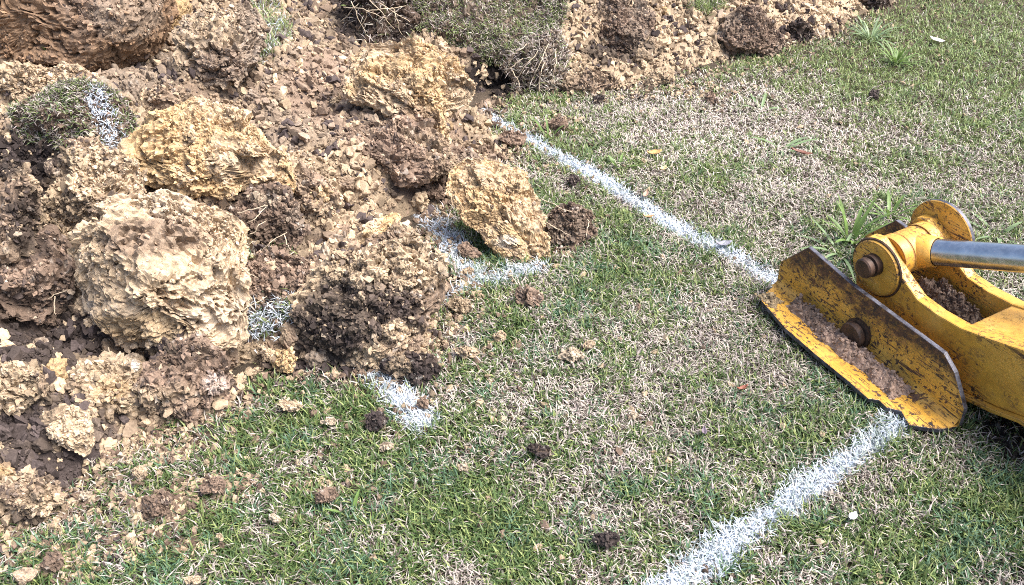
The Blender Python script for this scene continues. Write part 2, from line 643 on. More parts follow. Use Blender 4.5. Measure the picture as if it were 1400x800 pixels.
def crumb_group():
    ng = bpy.data.node_groups.new("crumbs", 'GeometryNodeTree')
    ng.interface.new_socket("Geometry", in_out='INPUT', socket_type='NodeSocketGeometry')
    ng.interface.new_socket("Geometry", in_out='OUTPUT', socket_type='NodeSocketGeometry')
    N = ng.nodes
    gi, go = N.new("NodeGroupInput"), N.new("NodeGroupOutput")
    iop = N.new("GeometryNodeInstanceOnPoints")
    gti = N.new("GeometryNodeJoinGeometry")
    for k in range(8):
        Vk, Fk = ico(3)
        Q = Vk * .02 + 3.3 * k
        ds = 1 + .8 * fbm(Q, 45, 3, 400 + k) + .7 * (.55 - worley(Q, 75, 410 + k))
        Vk = Vk * ds[:, None]
        rk = np.random.default_rng(k)
        for j in range(5):
            nn = rk.normal(0, 1, 3); nn /= np.linalg.norm(nn)
            sk = Vk @ nn
            Vk = Vk - np.maximum(sk - .55, 0)[:, None] * nn
        mk = np_mesh("crumb_shape", Vk * np.array([1.2, .95, .75]), [Fk])
        mk.materials.append(M_CRUMB)
        ob = bpy.data.objects.new("crumb_shape", mk)       # only a mesh source for the instances, not linked to the scene
        oi = N.new("GeometryNodeObjectInfo"); oi.inputs["As Instance"].default_value = True
        oi.inputs["Object"].default_value = ob
        ng.links.new(oi.outputs["Geometry"], gti.inputs[0])

    def attr(nm, typ):
        t = N.new("GeometryNodeInputNamedAttribute"); t.data_type = typ; t.inputs[0].default_value = nm
        return t.outputs[0]
    ng.links.new(gi.outputs[0], iop.inputs["Points"])
    ng.links.new(gti.outputs[0], iop.inputs["Instance"])
    iop.inputs["Pick Instance"].default_value = True
    e2r = N.new("FunctionNodeEulerToRotation")
    ng.links.new(attr("rot", 'FLOAT_VECTOR'), e2r.inputs[0])
    ng.links.new(e2r.outputs[0], iop.inputs["Rotation"])
    ng.links.new(attr("size", 'FLOAT'), iop.inputs["Scale"])
    ng.links.new(iop.outputs[0], go.inputs[0])
    return ng


CRUMB_NG = crumb_group()


def crumbs_on(name, P, sz, col, seed, parent=None):
    n = len(P)
    me = bpy.data.meshes.new(name)
    me.vertices.add(n)
    me.vertices.foreach_set("co", P.astype(np.float32).ravel())
    a = me.attributes.new("size", 'FLOAT', 'POINT'); a.data.foreach_set("value", sz.astype(np.float32))
    a = me.attributes.new("col", 'FLOAT_COLOR', 'POINT'); a.data.foreach_set("color", np.concatenate([col, np.ones((n, 1))], 1).astype(np.float32).ravel())
    a = me.attributes.new("rot", 'FLOAT_VECTOR', 'POINT'); a.data.foreach_set("vector", np.random.default_rng(seed).uniform(0, 6.28, (n, 3)).astype(np.float32).ravel())
    o = link(name, me, None, parent)
    md = o.modifiers.new("crumbs", 'NODES'); md.node_group = CRUMB_NG
    o['kind'] = 'stuff'
    return o


def vert_normals(L, Fc):
    fn = np.cross(L[Fc[:, 1]] - L[Fc[:, 0]], L[Fc[:, 2]] - L[Fc[:, 0]])
    nv = np.zeros_like(L)
    for k in range(3): np.add.at(nv, Fc[:, k], fn)
    nv /= np.linalg.norm(nv, axis=1)[:, None] + 1e-12
    for it in range(3):
        ns = nv.copy()
        for k in range(3): np.add.at(ns, Fc[:, k], nv[Fc[:, (k + 1) % 3]])
        nv = ns / (np.linalg.norm(ns, axis=1)[:, None] + 1e-12)
    rad = L / (np.linalg.norm(L, axis=1)[:, None] + 1e-9)
    nv = nv * .9 + rad * .1
    return nv / (np.linalg.norm(nv, axis=1)[:, None] + 1e-12)


CLODS = {}


def clod(name, label, cat, poly, main, sec, zones=(), sub=5, depth=0.75, seed=0, base=None, push=0.0, rough=1.0, gran=1.0, crumbs=300, group=None, parent=None, speck=0.5, squash=1.0, facets=8, coat=1.0):
    """a lump whose visible outline follows poly (photo px), with its own distance, thickness and broken surface"""
    poly = np.array(poly, float)
    c = 0.5 * (poly.mean(0) + 0.5 * (poly.min(0) + poly.max(0)))
    bx, by = base if base else (c[0], c[1] + 0.45 * (poly[:, 1].max() - c[1]))
    hp = hit(bx, by)
    dep = (hp - ORI) @ CF + push - (0.035 if name.startswith('clay') else 0.012)
    rel = (poly - c) * dep / F_PX
    rel[:, 1] *= -1
    ang = np.arctan2(rel[:, 1], rel[:, 0])
    # closed outline radius by angle (ray / polygon-edge intersection, smoothed)
    A = np.linspace(-np.pi, np.pi, 361)
    R = np.zeros_like(A)
    n = len(rel)
    for k, t in enumerate(A):
        dv = np.array([np.cos(t), np.sin(t)])
        best = 0
        for i in range(n):
            a, b = rel[i], rel[(i + 1) % n]
            e = b - a
            den = dv[0] * e[1] - dv[1] * e[0]
            if abs(den) < 1e-12: continue
            tt = (a[0] * e[1] - a[1] * e[0]) / den
            ss = (a[0] * dv[1] - a[1] * dv[0]) / den
            if tt > 0 and -1e-6 <= ss <= 1 + 1e-6: best = max(best, tt)
        R[k] = best
    Rm = R[R > 0].mean()
    R[R == 0] = Rm
    ker = np.ones(9) / 9
    R = np.convolve(np.concatenate([R[-5:-1], R, R[1:5]]), ker, 'valid')
    S, Fc = ico(sub)
    th = np.arctan2(S[:, 1], S[:, 0])
    rr = np.interp(th, A, R)
    q = np.sqrt(np.maximum(1 - S[:, 2] ** 2, 0))
    dz = depth * Rm
    # superellipse profile: fuller body than a ball
    qq = q ** 0.8
    L = np.stack([rr * qq * np.cos(th), rr * qq * np.sin(th), dz * S[:, 2] * squash], -1)
    sd = seed * 17 + 100
    Q = L + 31.0 * (seed + 1)
    big = fbm(Q, 0.9 / Rm, 3, sd)
    rf = np.random.default_rng(sd + 3)
    for kf in range(facets):
        fn_ = np.array([rf.uniform(-.6, .6), rf.uniform(-.5, .7), rf.uniform(0.55, 1.0)]); fn_ /= np.linalg.norm(fn_)
        s_ = L @ fn_
        lim = s_.max() * rf.uniform(0.38, 0.68)
        L = L - np.maximum(s_ - lim + 0.02 * Rm * vnoise(Q, 5 / Rm, sd + kf), 0)[:, None] * fn_ * 0.92
    ter = fbm(Q * np.array([1, 1.6, 1]), 1.7 / Rm, 3, sd + 5) * 3.2
    ter = (np.floor(ter) + sstep(0.55, 1.0, ter - np.floor(ter))) / 3.2
    L[:, :2] *= 1.03
    nrm = vert_normals(L, Fc)
    w1 = worley(Q, 26 * gran, sd + 7); w2 = worley(Q, 70 * gran, sd + 8)
    rid = 1 - np.abs(fbm(Q, 2.4 / Rm, 4, sd + 11)) * 3
    crack = -sstep(0.86, 0.98, rid)
    clay = name.startswith('clay')
    fs = min(1, Rm / 0.08)
    disp = Rm * (0.17 * big + 0.05 * ter) * rough + (0.10 if clay else 0.18) * Rm * crack * rough
    disp = disp + fs * rough * (0.26 * fracture(Q, 11, sd + 14) + (.26 if clay else .38) * fracture(Q, 27, sd + 15) + (.36 if clay else .5) * fracture(Q, 70, sd + 16))
    disp = disp + fs * ((0.008 if clay else 0.014) / gran * (0.55 - w1) + (0.005 if clay else 0.009) / gran * (0.55 - w2)) + 0.003 * vnoise(Q, 190, sd + 2) + fs * (0.006 if clay else 0.016) * fbm(Q, 14, 4, sd + 4, .65)
    L = L + nrm * disp[:, None]
    cen = ORI + dep * ray(*c)
    W = cen + L[:, :1] * CR + L[:, 1:2] * CU - L[:, 2:3] * CF
    pix, _ = img(W)
    col = soil_col(W, main, sec, sd, speck)
    col = zone_mix(col, pix, W, zones, sd)
    faces = [Fc]
    lo = W[:, 2].min()
    root = np.array([cen[0], cen[1], lo])
    o = link(name, np_mesh(name, W - root, faces, col), M_SOIL)
    o.location = root
    tag(o, label, cat, group)
    if crumbs and coat:
        rg = np.random.default_rng(sd)
        v0, v1, v2 = W[Fc[:, 0]], W[Fc[:, 1]], W[Fc[:, 2]]
        fn = np.cross(v1 - v0, v2 - v0)
        ar = np.linalg.norm(fn, axis=1)
        fn /= ar[:, None] + 1e-12
        cm = W[Fc].mean(1)
        smooth = sstep(-.15, .25, fbm(cm, 0.8 / Rm + 6, 3, sd + 21))          # bare clay faces carry fewer crumbs
        wt = ar * np.clip(fn @ -CF + .35, 0, 1) * (0.12 + .88 * smooth)
        nc = int(min(4500, coat * (.5 if name.startswith('clay') else 1.0) * wt.sum() / 2 / (0.0052 ** 2) * 0.9))
        if nc > 3:
            pick = rg.choice(len(Fc), nc, p=wt / wt.sum())
            rad = np.clip(rg.lognormal(math.log(0.0026 if name.startswith('clay') else 0.0034), 0.5, nc), 0.0015, min(0.013, Rm * .2))
            cc = col[Fc[pick, 0]] * (rg.uniform(0.7, 1.2, (nc, 1)) if name.startswith('clay') else rg.uniform(0.5, 1.4, (nc, 1)))
            r = rg.random((nc, 1))
            cc = np.where(r < .14, cc * .35 + main * .65, cc); cc = np.where(r > (.95 if name.startswith('clay') else .88), HUM_SHADE * 1.5 + .25 * cc, cc); cc = np.where((r > .83) & (r < .86), cc * .5 + PALE * .5, cc)
            crumbs_on("crumb_coat", cm[pick] + fn[pick] * rad[:, None] * .25 - root, rad, np.clip(cc, .01, .8), sd, o)
    CLODS[name if name not in CLODS else name + str(len(CLODS))] = o
    o_W = W[:len(S)]
    return o, o_W, Fc, dep


# ------------------------------------------------------------------ big clods (photo outlines)
D = HUM_SHADE  # dark tone for clods, also painting shade into hollows and undersides
big, big_W, _, _ = clod("clay_clod", "largest pale tan clay clod overhanging the dark hollow at the front of the heap", "clod",
    [(115, 325), (165, 272), (240, 262), (290, 283), (337, 300), (325, 345), (335, 400), (330, 470), (300, 487), (270, 466), (225, 472), (190, 462), (150, 478), (110, 455), (86, 410), (95, 350)],
    TAN * 1.1, PALE, [(215, 325, 80, 28, BRN, .75), (190, 450, 90, 22, YEL * .7, .7), (300, 430, 40, 40, PALE * 1.05, .5), (330, 320, 25, 25, YEL, .4)], 6, 0.7, 1, base=(210, 500), crumbs=900, push=-0.05)
clod("soil_clod", "round crumbly brown clod propping the largest pale clod, at the grass edge", "clod",
    [(203, 478), (250, 462), (300, 480), (316, 520), (300, 562), (250, 573), (205, 562), (190, 520)], BRN * 1.15, TAN * .7, [(298, 525, 16, 14, np.array((.42, .33, .28)), .9), (250, 490, 60, 20, BRN * .6, .7)], 5, 0.9, 2, base=(250, 572), crumbs=500)
clod("soil_clod", "small tan clod on the grass edge, left of the round crumbly brown clod", "clod",
    [(103, 510), (140, 492), (180, 505), (193, 535), (180, 562), (140, 566), (110, 548)], TAN * .85, BRN, [(155, 535, 30, 20, YEL * .9, .5)], 5, 0.9, 3, base=(150, 566))
clod("clay_clod", "little clod with a white tip wedged under the largest pale clod", "clod",
    [(158, 500), (168, 485), (180, 480), (196, 494), (194, 515), (168, 517)], TAN, PALE, [(183, 500, 9, 10, WHT, .95)], 4, 0.9, 4, base=(178, 522), crumbs=60)
clod("clay_clod", "peaked ochre yellow clay clod in the middle left of the heap", "clod",
    [(163, 217), (180, 185), (225, 160), (262, 134), (312, 145), (350, 185), (395, 220), (408, 262), (350, 258), (300, 268), (255, 274), (200, 243)],
    YEL * 1.05, TAN * 1.15, [(200, 225, 40, 14, YEL * .6, .7), (310, 215, 30, 35, PALE, .4), (258, 190, 12, 10, D, .8)], 6, 0.8, 5, base=(280, 280), crumbs=500)
clod("soil_clod", "crumbly tan shoulder of clay spilling right of the peaked ochre clod", "clod",
    [(325, 225), (370, 205), (420, 238), (462, 280), (430, 308), (370, 300), (335, 270)], TAN * .95, BRN * 1.2, [(440, 270, 20, 14, YEL, .6)], 5, 0.8, 6, base=(400, 310), crumbs=400)
rootclod, rootclod_W, _, _ = clod("soil_clod", "brown clod trailing pale roots, right of the largest pale clod", "clod",
    [(325, 282), (360, 258), (395, 270), (420, 308), (402, 348), (352, 352), (330, 322)], BRN * .9, GRY, [(360, 320, 40, 25, BRN * .5, .8), (365, 272, 25, 10, PALE * .9, .6)], 5, 0.8, 7, base=(370, 352), crumbs=300)
clod("soil_clod", "broad tan clod above the largest pale clod at the left of the heap", "clod",
    [(55, 225), (110, 192), (160, 203), (200, 235), (175, 280), (120, 315), (70, 335), (42, 290)], TAN * .95, BRN * 1.3, [(30, 260, 35, 60, D, .7), (130, 285, 30, 14, BRN * .7, .6)], 6, 0.75, 8, base=(110, 330), crumbs=500)
clod("soil_clod", "tan and black clod cut off by the left edge of the photo", "clod",
    [(-80, 220), (-20, 190), (22, 215), (40, 280), (25, 340), (-10, 390), (-80, 400)], TAN * .8, BRN, [(15, 215, 40, 25, D, .9), (35, 300, 20, 50, D, .8)], 5, 0.8, 9, base=(-10, 400), crumbs=400)
clod("soil_clod", "dark brown clod between the left edge and the largest pale clod", "clod",
    [(-50, 345), (20, 330), (70, 318), (98, 350), (92, 410), (62, 440), (0, 432), (-50, 430)], BRN * .75, BRN * 1.3, [(50, 340, 30, 20, D, .6)], 5, 0.8, 10, base=(30, 440), crumbs=500)
sod, sod_W, sod_F, sod_dep = clod("sod_slab", "torn slab of grey green turf carrying a stripe of white paint", "turf",
    [(5, 150), (50, 118), (135, 112), (175, 140), (200, 190), (150, 218), (70, 212), (10, 195)], BRN * .7, GRY * .7, [], 5, 0.2, 11, base=(100, 205), crumbs=100, rough=0.6, push=-.02)
clod("soil_bank", "smooth reddish brown bank of cut earth at the far left corner", "earth bank",
    [(-120, -60), (215, -70), (226, 15), (208, 60), (160, 92), (110, 108), (50, 88), (0, 104), (-120, 110)], RED, BRN, [(30, 40, 60, 60, RED * 1.15, .6), (170, 20, 60, 40, GRY, .7)], 6, 0.8, 12, base=(80, 105), crumbs=300, rough=0.4, speck=.1, facets=4, push=.05)
clod("soil_clod", "rounded brown and tan clod near the top edge, above the peaked ochre clod", "clod",
    [(232, 35), (258, 0), (330, -12), (366, 18), (352, 70), (330, 108), (280, 120), (242, 98)], GRY * 1.1, TAN * .8, [(285, 20, 40, 22, TAN, .6), (300, 90, 40, 25, BRN, .6)], 5, 0.9, 13, base=(290, 118), crumbs=500)
clod("clay_clod", "narrow ochre spur with a shadowed face beside the reddish bank", "clod",
    [(211, 5), (235, -15), (258, 0), (252, 30), (240, 48), (222, 44)], YEL * .8, TAN, [], 4, 0.9, 14, base=(235, 55), crumbs=80)
clod("clay_clod", "big ochre topped clay boulder with a ragged overhang at the top centre of the heap", "clod",
    [(472, 100), (498, 62), (560, 54), (622, 70), (637, 102), (656, 125), (645, 142), (612, 150), (612, 192), (572, 186), (545, 160), (510, 145), (478, 128)],
    TAN * 1.05, YEL, [(545, 90, 50, 20, YEL, .6), (630, 85, 14, 18, YEL * .9, .8), (570, 165, 40, 25, BRN, .7)], 6, 0.8, 15, base=(560, 210), crumbs=700)
clod("soil_clod", "brown crumbling clod under the ragged ochre topped boulder", "clod",
    [(468, 120), (520, 128), (580, 160), (615, 195), (610, 228), (560, 250), (505, 238), (485, 190)], BRN * 1.2, TAN * .75, [(510, 215, 25, 25, BRN * .6, .6)], 5, 0.7, 16, base=(550, 250), crumbs=600)
clod("soil_clod", "low brown mound of crumbs left of the leaning yellow slab", "clod",
    [(520, 215), (580, 205), (640, 195), (660, 225), (625, 262), (570, 268), (530, 250)], BRN, GRY, [], 5, 0.7, 17, base=(590, 268), crumbs=500)
slab, slab_W, _, _ = clod("clay_slab", "long ochre yellow clay slab leaning out over the white paint on the lawn", "clod",
    [(606, 228), (636, 206), (682, 214), (716, 235), (736, 275), (750, 345), (736, 367), (702, 360), (660, 326), (626, 292), (610, 258)],
    YEL * 1.08, TAN * 1.1, [(665, 285, 30, 30, YEL, .6), (700, 240, 40, 25, TAN * 1.1, .5), (690, 330, 18, 10, WHT, .5)], 6, 0.55, 18, base=(690, 352), crumbs=250, rough=0.75)
clod("soil_clod", "broad clod with a tan crown and underside coloured black as humus and shade, beside the white paint corner", "clod",
    [(388, 400), (440, 358), (520, 326), (575, 332), (608, 362), (606, 402), (580, 430), (568, 468), (530, 492), (470, 500), (425, 482), (408, 440)],
    TAN * .9, BRN, [(490, 430, 95, 45, HUM_SHADE * 1.5, .85), (440, 470, 45, 40, D, .9), (545, 455, 26, 18, TAN, .85), (570, 370, 40, 30, TAN, .6)], 6, 0.75, 19, base=(500, 505), crumbs=900)  # underside zones darkened, partly as painted shade
clod("clay_slab", "thin ochre splinter of clay lying across the middle of the heap", "clod",
    [(478, 328), (500, 304), (540, 284), (549, 298), (528, 322), (490, 346)], YEL * 1.1, PALE, [], 4, 0.6, 20, base=(515, 345), crumbs=60, rough=.7)
clod("soil_clod", "brown lump directly under the thin ochre splinter", "clod",
    [(488, 340), (530, 312), (568, 308), (585, 335), (550, 362), (500, 368)], BRN, TAN * .8, [], 5, 0.8, 21, base=(540, 368), crumbs=250)
clod("soil_clod", "black humus lump on the end of the white stripe below the broad clod", "clod",
    [(528, 502), (560, 484), (594, 487), (608, 510), (592, 529), (550, 527)], HUM_SHADE * 1.2, BRN * .7, [(545, 500, 18, 14, TAN * .8, .6)], 5, 0.9, 22, base=(568, 528), crumbs=250)
rc2, rc2_W, _, _ = clod("soil_clod", "dark brown clod with wiry roots on the lawn, right of the leaning yellow slab", "clod",
    [(742, 302), (772, 280), (808, 288), (820, 318), (786, 342), (746, 338)], BRN * .8, GRY * .8, [], 5, 0.8, 23, base=(780, 342), crumbs=300)
topsod, topsod_W, topsod_F, _ = clod("sod_slab", "wide slab of living turf tilted on the back of the heap", "turf",
    [(560, -40), (720, -40), (775, 10), (752, 60), (700, 92), (650, 88), (618, 62), (572, 44)], BRN * .7, GRY * .8, [], 5, 0.16, 24, base=(670, 95), crumbs=60, rough=0.5, facets=0)
sodedge, sodedge_W, sodedge_F, _ = clod("soil_clod", "rooty brown flap of soil beside the black cavity under the wide turf slab", "clod",
    [(690, 88), (725, 52), (765, 40), (778, 75), (762, 112), (730, 132), (694, 128), (704, 104)], GRY * .75, BRN * .7, [], 5, 0.7, 25, base=(730, 132), crumbs=250)
hairy, hairy_W, hairy_F, _ = clod("soil_clod", "overturned black sod hairy with dry roots at the top edge, left of the turf slab", "clod",
    [(455, -30), (540, -40), (565, 0), (560, 35), (525, 62), (490, 62), (465, 35)], HUM_SHADE * 1.3, BRN * .6, [], 5, 0.8, 26, base=(510, 62), crumbs=200)
clod("soil_clod", "rounded dark brown clod with a shaded hollow, above the tan crumb apron at the top", "clod",
    [(788, 22), (825, -5), (880, 5), (894, 42), (868, 76), (825, 68), (798, 48)], BRN * .95, GRY * .9, [(820, 20, 20, 18, TAN, .6), (870, 45, 20, 20, GRY * .8, .5)], 5, 0.9, 27, base=(845, 78), crumbs=400)
clod("soil_clod", "isolated rounded brown clod with a flaky face at the end of the far heap", "clod",
    [(982, 45), (1000, 10), (1030, 3), (1062, 18), (1078, 55), (1045, 78), (1000, 70)], BRN * .85, GRY * .8, [], 5, 0.9, 28, base=(1030, 78), crumbs=400)
clod("soil_clod", "small black lump just right of the isolated flaky brown clod", "clod",
    [(1070, 44), (1088, 31), (1110, 36), (1117, 50), (1100, 60), (1076, 57)], HUM_SHADE * 1.2, BRN * .5, [], 4, 0.9, 29, base=(1095, 60), crumbs=60)
clod("soil_clod", "black lump at the top edge where the far heap ends in the lawn", "clod",
    [(1178, -2), (1198, -15), (1216, -6), (1214, 12), (1190, 14)], HUM_SHADE, BRN * .4, [], 4, 0.9, 30, base=(1198, 14), crumbs=40)
clod("clay_clod", "upright pale tan clod on dark crumbs near the left edge, below the heap hollow", "clod",
    [(62, 585), (90, 556), (122, 566), (124, 605), (112, 626), (80, 612)], TAN * 1.1, PALE * .9, [], 5, 0.8, 31, base=(95, 626), crumbs=120)
clod("soil_clod", "flat tan and dark clod at the bottom left edge of the photo", "clod",
    [(-40, 665), (30, 648), (74, 662), (84, 690), (55, 716), (-40, 735)], TAN * .9, BRN, [(10, 715, 70, 16, D, .8)], 5, 0.7, 32, base=(20, 725), crumbs=400)
clod("soil_clod", "crumbly tan clod at the left edge, above the upright pale one", "clod",
    [(-40, 515), (15, 496), (58, 512), (60, 545), (15, 566), (-40, 560)], TAN * .8, BRN, [], 5, 0.7, 33, base=(15, 566), crumbs=400)
clod("soil_clod", "small tan lump resting above the peaked ochre clod", "clod",
    [(192, 132), (222, 114), (258, 122), (246, 148), (206, 152)], TAN * .9, BRN, [], 4, 0.9, 34, base=(225, 155), crumbs=80)
clod("soil_clod", "pale crumbly ridge of soil behind the torn turf slab", "clod",
    [(-60, 100), (20, 86), (90, 88), (130, 100), (110, 122), (40, 128), (-60, 135)], TAN * .9, PALE * .8, [], 5, 0.6, 35, base=(50, 135), crumbs=500)
clod("soil_clod", "low tan lump at the foot of the crumb apron, below the rounded dark clod", "clod",
    [(752, 112), (790, 92), (836, 100), (850, 118), (800, 128), (760, 128)], TAN * .85, BRN, [(775, 122, 15, 8, D, .6)], 5, 0.7, 36, base=(800, 128), crumbs=200)
clod("soil_clod", "tan clod under the broad humus clod's left shoulder, next to the roots", "clod",
    [(330, 360), (375, 345), (420, 360), (425, 395), (385, 415), (340, 400)], BRN * 1.1, TAN * .8, [], 5, 0.7, 37, base=(380, 415), crumbs=300)

# ------------------------------------------------------------------ small clods lying on the lawn
SMALL = [
    (720, 409, 17, BRN, "small brown rooty clod alone on the grass below the leaning yellow slab"),
    (640, 483, 14, TAN, "tan clod on the grass nearest the black humus lump"),
    (783, 489, 15, PALE * .85, "pale tan clod in the open middle of the lawn"),
    (805, 473, 7, TAN, "tiny tan crumb just behind the pale clod in mid lawn"),
    (683, 462, 8, TAN, "tiny tan crumb right of the white paint corner"),
    (390, 499, 19, YEL * .95, "ochre nugget at the foot of the broad humus clod"),
    (365, 487, 12, TAN, "tan nugget touching the ochre nugget's left side"),
    (396, 556, 13, TAN, "tan clod on bright grass left of the white stripe"),
    (448, 578, 8, PALE * .8, "small buff pebble of clay below the white stripe"),
    (527, 613, 9, PALE * .8, "small buff lump in front of the white stripe's end"),
    (513, 580, 15, HUM_SHADE * 1.5, "dark flat crumb pile left of the white stripe's end"),
    (578, 553, 9, BRN, "brown crumb touching the right end of the white stripe"),
    (635, 641, 7, PALE * .85, "tiny cream crumb on the grass below the white stripe"),
    (736, 618, 15, HUM_SHADE * 1.6, "dark crumbly clod in a straw patch below mid lawn"),
    (828, 741, 15, HUM_SHADE * 1.5, "black clod sunk in grass near the bottom edge"),
    (447, 681, 14, BRN, "brown crumb cluster on grass in the lower left lawn"),
    (34, 791, 15, np.array((.42, .31, .22)), "smooth pinkish stone at the bottom left corner"),
    (190, 649, 11, TAN, "tan clod on the grass right of the dark bottom left crumbs"),
    (300, 736, 6, TAN, "tiny tan bead of clay near the bottom left"),
    (376, 711, 7, PALE * .8, "little pale crumb on yellow green grass at lower left"),
    (262, 795, 8, TAN, "tan crumb at the bottom edge, left side"),
    (288, 668, 16, BRN * .9, "brown and tan crumb clump in the lower left lawn"),
    (115, 679, 8, PALE * .8, "pale bead beside the flat bottom left clod"),
    (215, 692, 20, BRN * .6, "dark clod broken on the grass at lower left"),
    (70, 773, 14, BRN * .8, "brown clod in the grass at the lower left corner"),
    (640, 345, 14, BRN, "brown clod on white paint under the leaning yellow slab"),
    (627, 420, 13, TAN * .8, "tan and dark lump right of the white paint corner's short leg"),
    (640, 372, 6, TAN, "tiny tan crumb on the white paint corner"),
    (906, 108, 16, TAN * .85, "tan clod at the tip of the crumb apron at the top"),
    (818, 137, 8, HUM_SHADE * 1.6, "dark crumb on lawn under the crumb apron"),
    (973, 135, 10, BRN, "brown crumb on dry straw at the upper middle"),
    (785, 248, 9, HUM_SHADE * 2, "dark crumb beside the long white line"),
    (700, 190, 16, BRN * 1.1, "brown crumb pile left of the long white line's start"),
    (760, 172, 12, BRN, "brown crumb pile right of the long white line's start"),
    (866, 570, 6, PALE * .7, "tiny buff crumb in mid lawn below the pale clod"),
    (655, 552, 6, TAN, "tiny tan crumb right of the white stripe"),
    (1198, 130, 8, HUM_SHADE * 2, "dark crumb in the upper right lawn below the weeds"),
]
for k, (px, py, r, c, lab) in enumerate(SMALL):
    a = np.linspace(0, 2 * np.pi, 9)[:-1] + k
    rr = r * (1 + 0.25 * np.sin(a * 2 + k) + 0.15 * np.cos(a * 3 + 2 * k))
    poly = np.stack([px + 1.15 * rr * np.cos(a), py - 0.2 * r + 0.8 * rr * np.sin(a)], -1)
    stone = "stone" in lab
    clod("stone" if stone else "soil_clod", lab, "stone" if stone else "clod", poly, c, c * .75 if stone else (c * .8 if c[0] > .3 else c * 1.5), [], 4, 0.85, 50 + k, base=(px, py + 0.55 * r), push=-0.02,
         crumbs=0 if stone else 40, rough=0.3 if stone else 1.0, gran=0.6 if stone else 1.8, speck=0 if stone else .4)

# fist sized lumps lying all over the heap: nothing tells them apart
VAR = []
for k in range(7):
    S, Fc = ico(4)
    Q = S * 0.03 + 9.1 * k
    dsp = 1 + 0.75 * fbm(Q, 26, 4, 300 + k, .65) + 0.5 * (0.55 - worley(Q, 60, 310 + k)) + 0.3 * (0.55 - worley(Q, 150, 320 + k))
    W = S * dsp[:, None] * np.array([1, .85, .75])
    cmix = [TAN, BRN, TAN * .85, GRY, YEL * .9, BRN * .8, TAN * 1.1][k]
    VAR.append(np_mesh("soil_lump", W, [Fc], soil_col(Q, cmix, BRN if cmix[0] > .3 else TAN * .7, 330 + k, .4)))
rg = np.random.default_rng(5)
nl = 0
tries = 0
while nl < 150 and tries < 4000:
    tries += 1
    px, py = rg.uniform(-20, 1180), rg.uniform(-5, 700)
    p = hit(px, py)
    h, d = heap_base(np.array([p[0]]), np.array([p[1]]))
    if d[0] < 0.02: continue
    if rg.random() > math.exp(-max(d[0] - .3, 0) * 1.2): continue
    s = rg.uniform(0.014, 0.036)
    kv = int(rg.integers(7))
    o = link("soil_lump", VAR[kv], M_SOIL)
    o.location = (p[0], p[1], p[2] + s * .35)
    o.rotation_euler = tuple(rg.uniform(0, 6.28, 3))
    o.scale = (s, s, s)
    tag(o, "small " + ["tan", "brown", "light brown", "grey brown", "ochre", "dark brown", "pale tan"][kv] + " lump of broken soil lying on the loose heap", "clod", "small lumps strewn over the soil heap")
    nl += 1

# ------------------------------------------------------------------ roots
def tube(pts, r0, r1, n=5):
    pts = np.array(pts, float)
    V, Fc = [], []
    for i, p in enumerate(pts):
        t = pts[min(i + 1, len(pts) - 1)] - pts[max(i - 1, 0)]
        t /= np.linalg.norm(t) + 1e-9
        a = np.cross(t, [0.31, 0.2, 0.93]); a /= np.linalg.norm(a) + 1e-9
        b = np.cross(t, a)
        r = r0 + (r1 - r0) * i / (len(pts) - 1)
        for k in range(n):
            an = 2 * np.pi * k / n
            V.append(p + r * (np.cos(an) * a + np.sin(an) * b))
    for i in range(len(pts) - 1):
        for k in range(n):
            Fc.append((i * n + k, i * n + (k + 1) % n, (i + 1) * n + (k + 1) % n, (i + 1) * n + k))
    return np.array(V), np.array(Fc)


def root_px(parent, a, b, seed, lift=0.03, r=0.0016, fork=True):
    """a pale root from photo px a to b, in front of the clod it grows from"""
    rg = np.random.default_rng(seed)
    dep = (np.array(parent.location) - ORI) @ CF
    par_W = PW[parent.name]
    pm, dm = img(par_W)
    pts = []
    n = 8
    j = rg.normal(0, 1, (n, 2)).cumsum(0) * 1.3
    j -= np.linspace(j[0], j[-1], n)
    prev = None
    for i in range(n):
        t = i / (n - 1)
        q = np.array(a) * (1 - t) + np.array(b) * t + j[i]
        dist = ((pm - q) ** 2).sum(1)
        near = dm[dist < 120]
        if len(near): cur = near.min() - 0.006 - lift * t * (1 - t) * 2
        else: cur = prev if prev is not None else dep - 0.05
        prev = cur
        pts.append(ORI + ray(*q) * cur)
    Vt, Ft = tube(pts, r, r * .5)
    loc = np.array(parent.location)
    link("root", np_mesh("root", Vt - loc, [Ft], smooth=True), M_ROOT, parent)


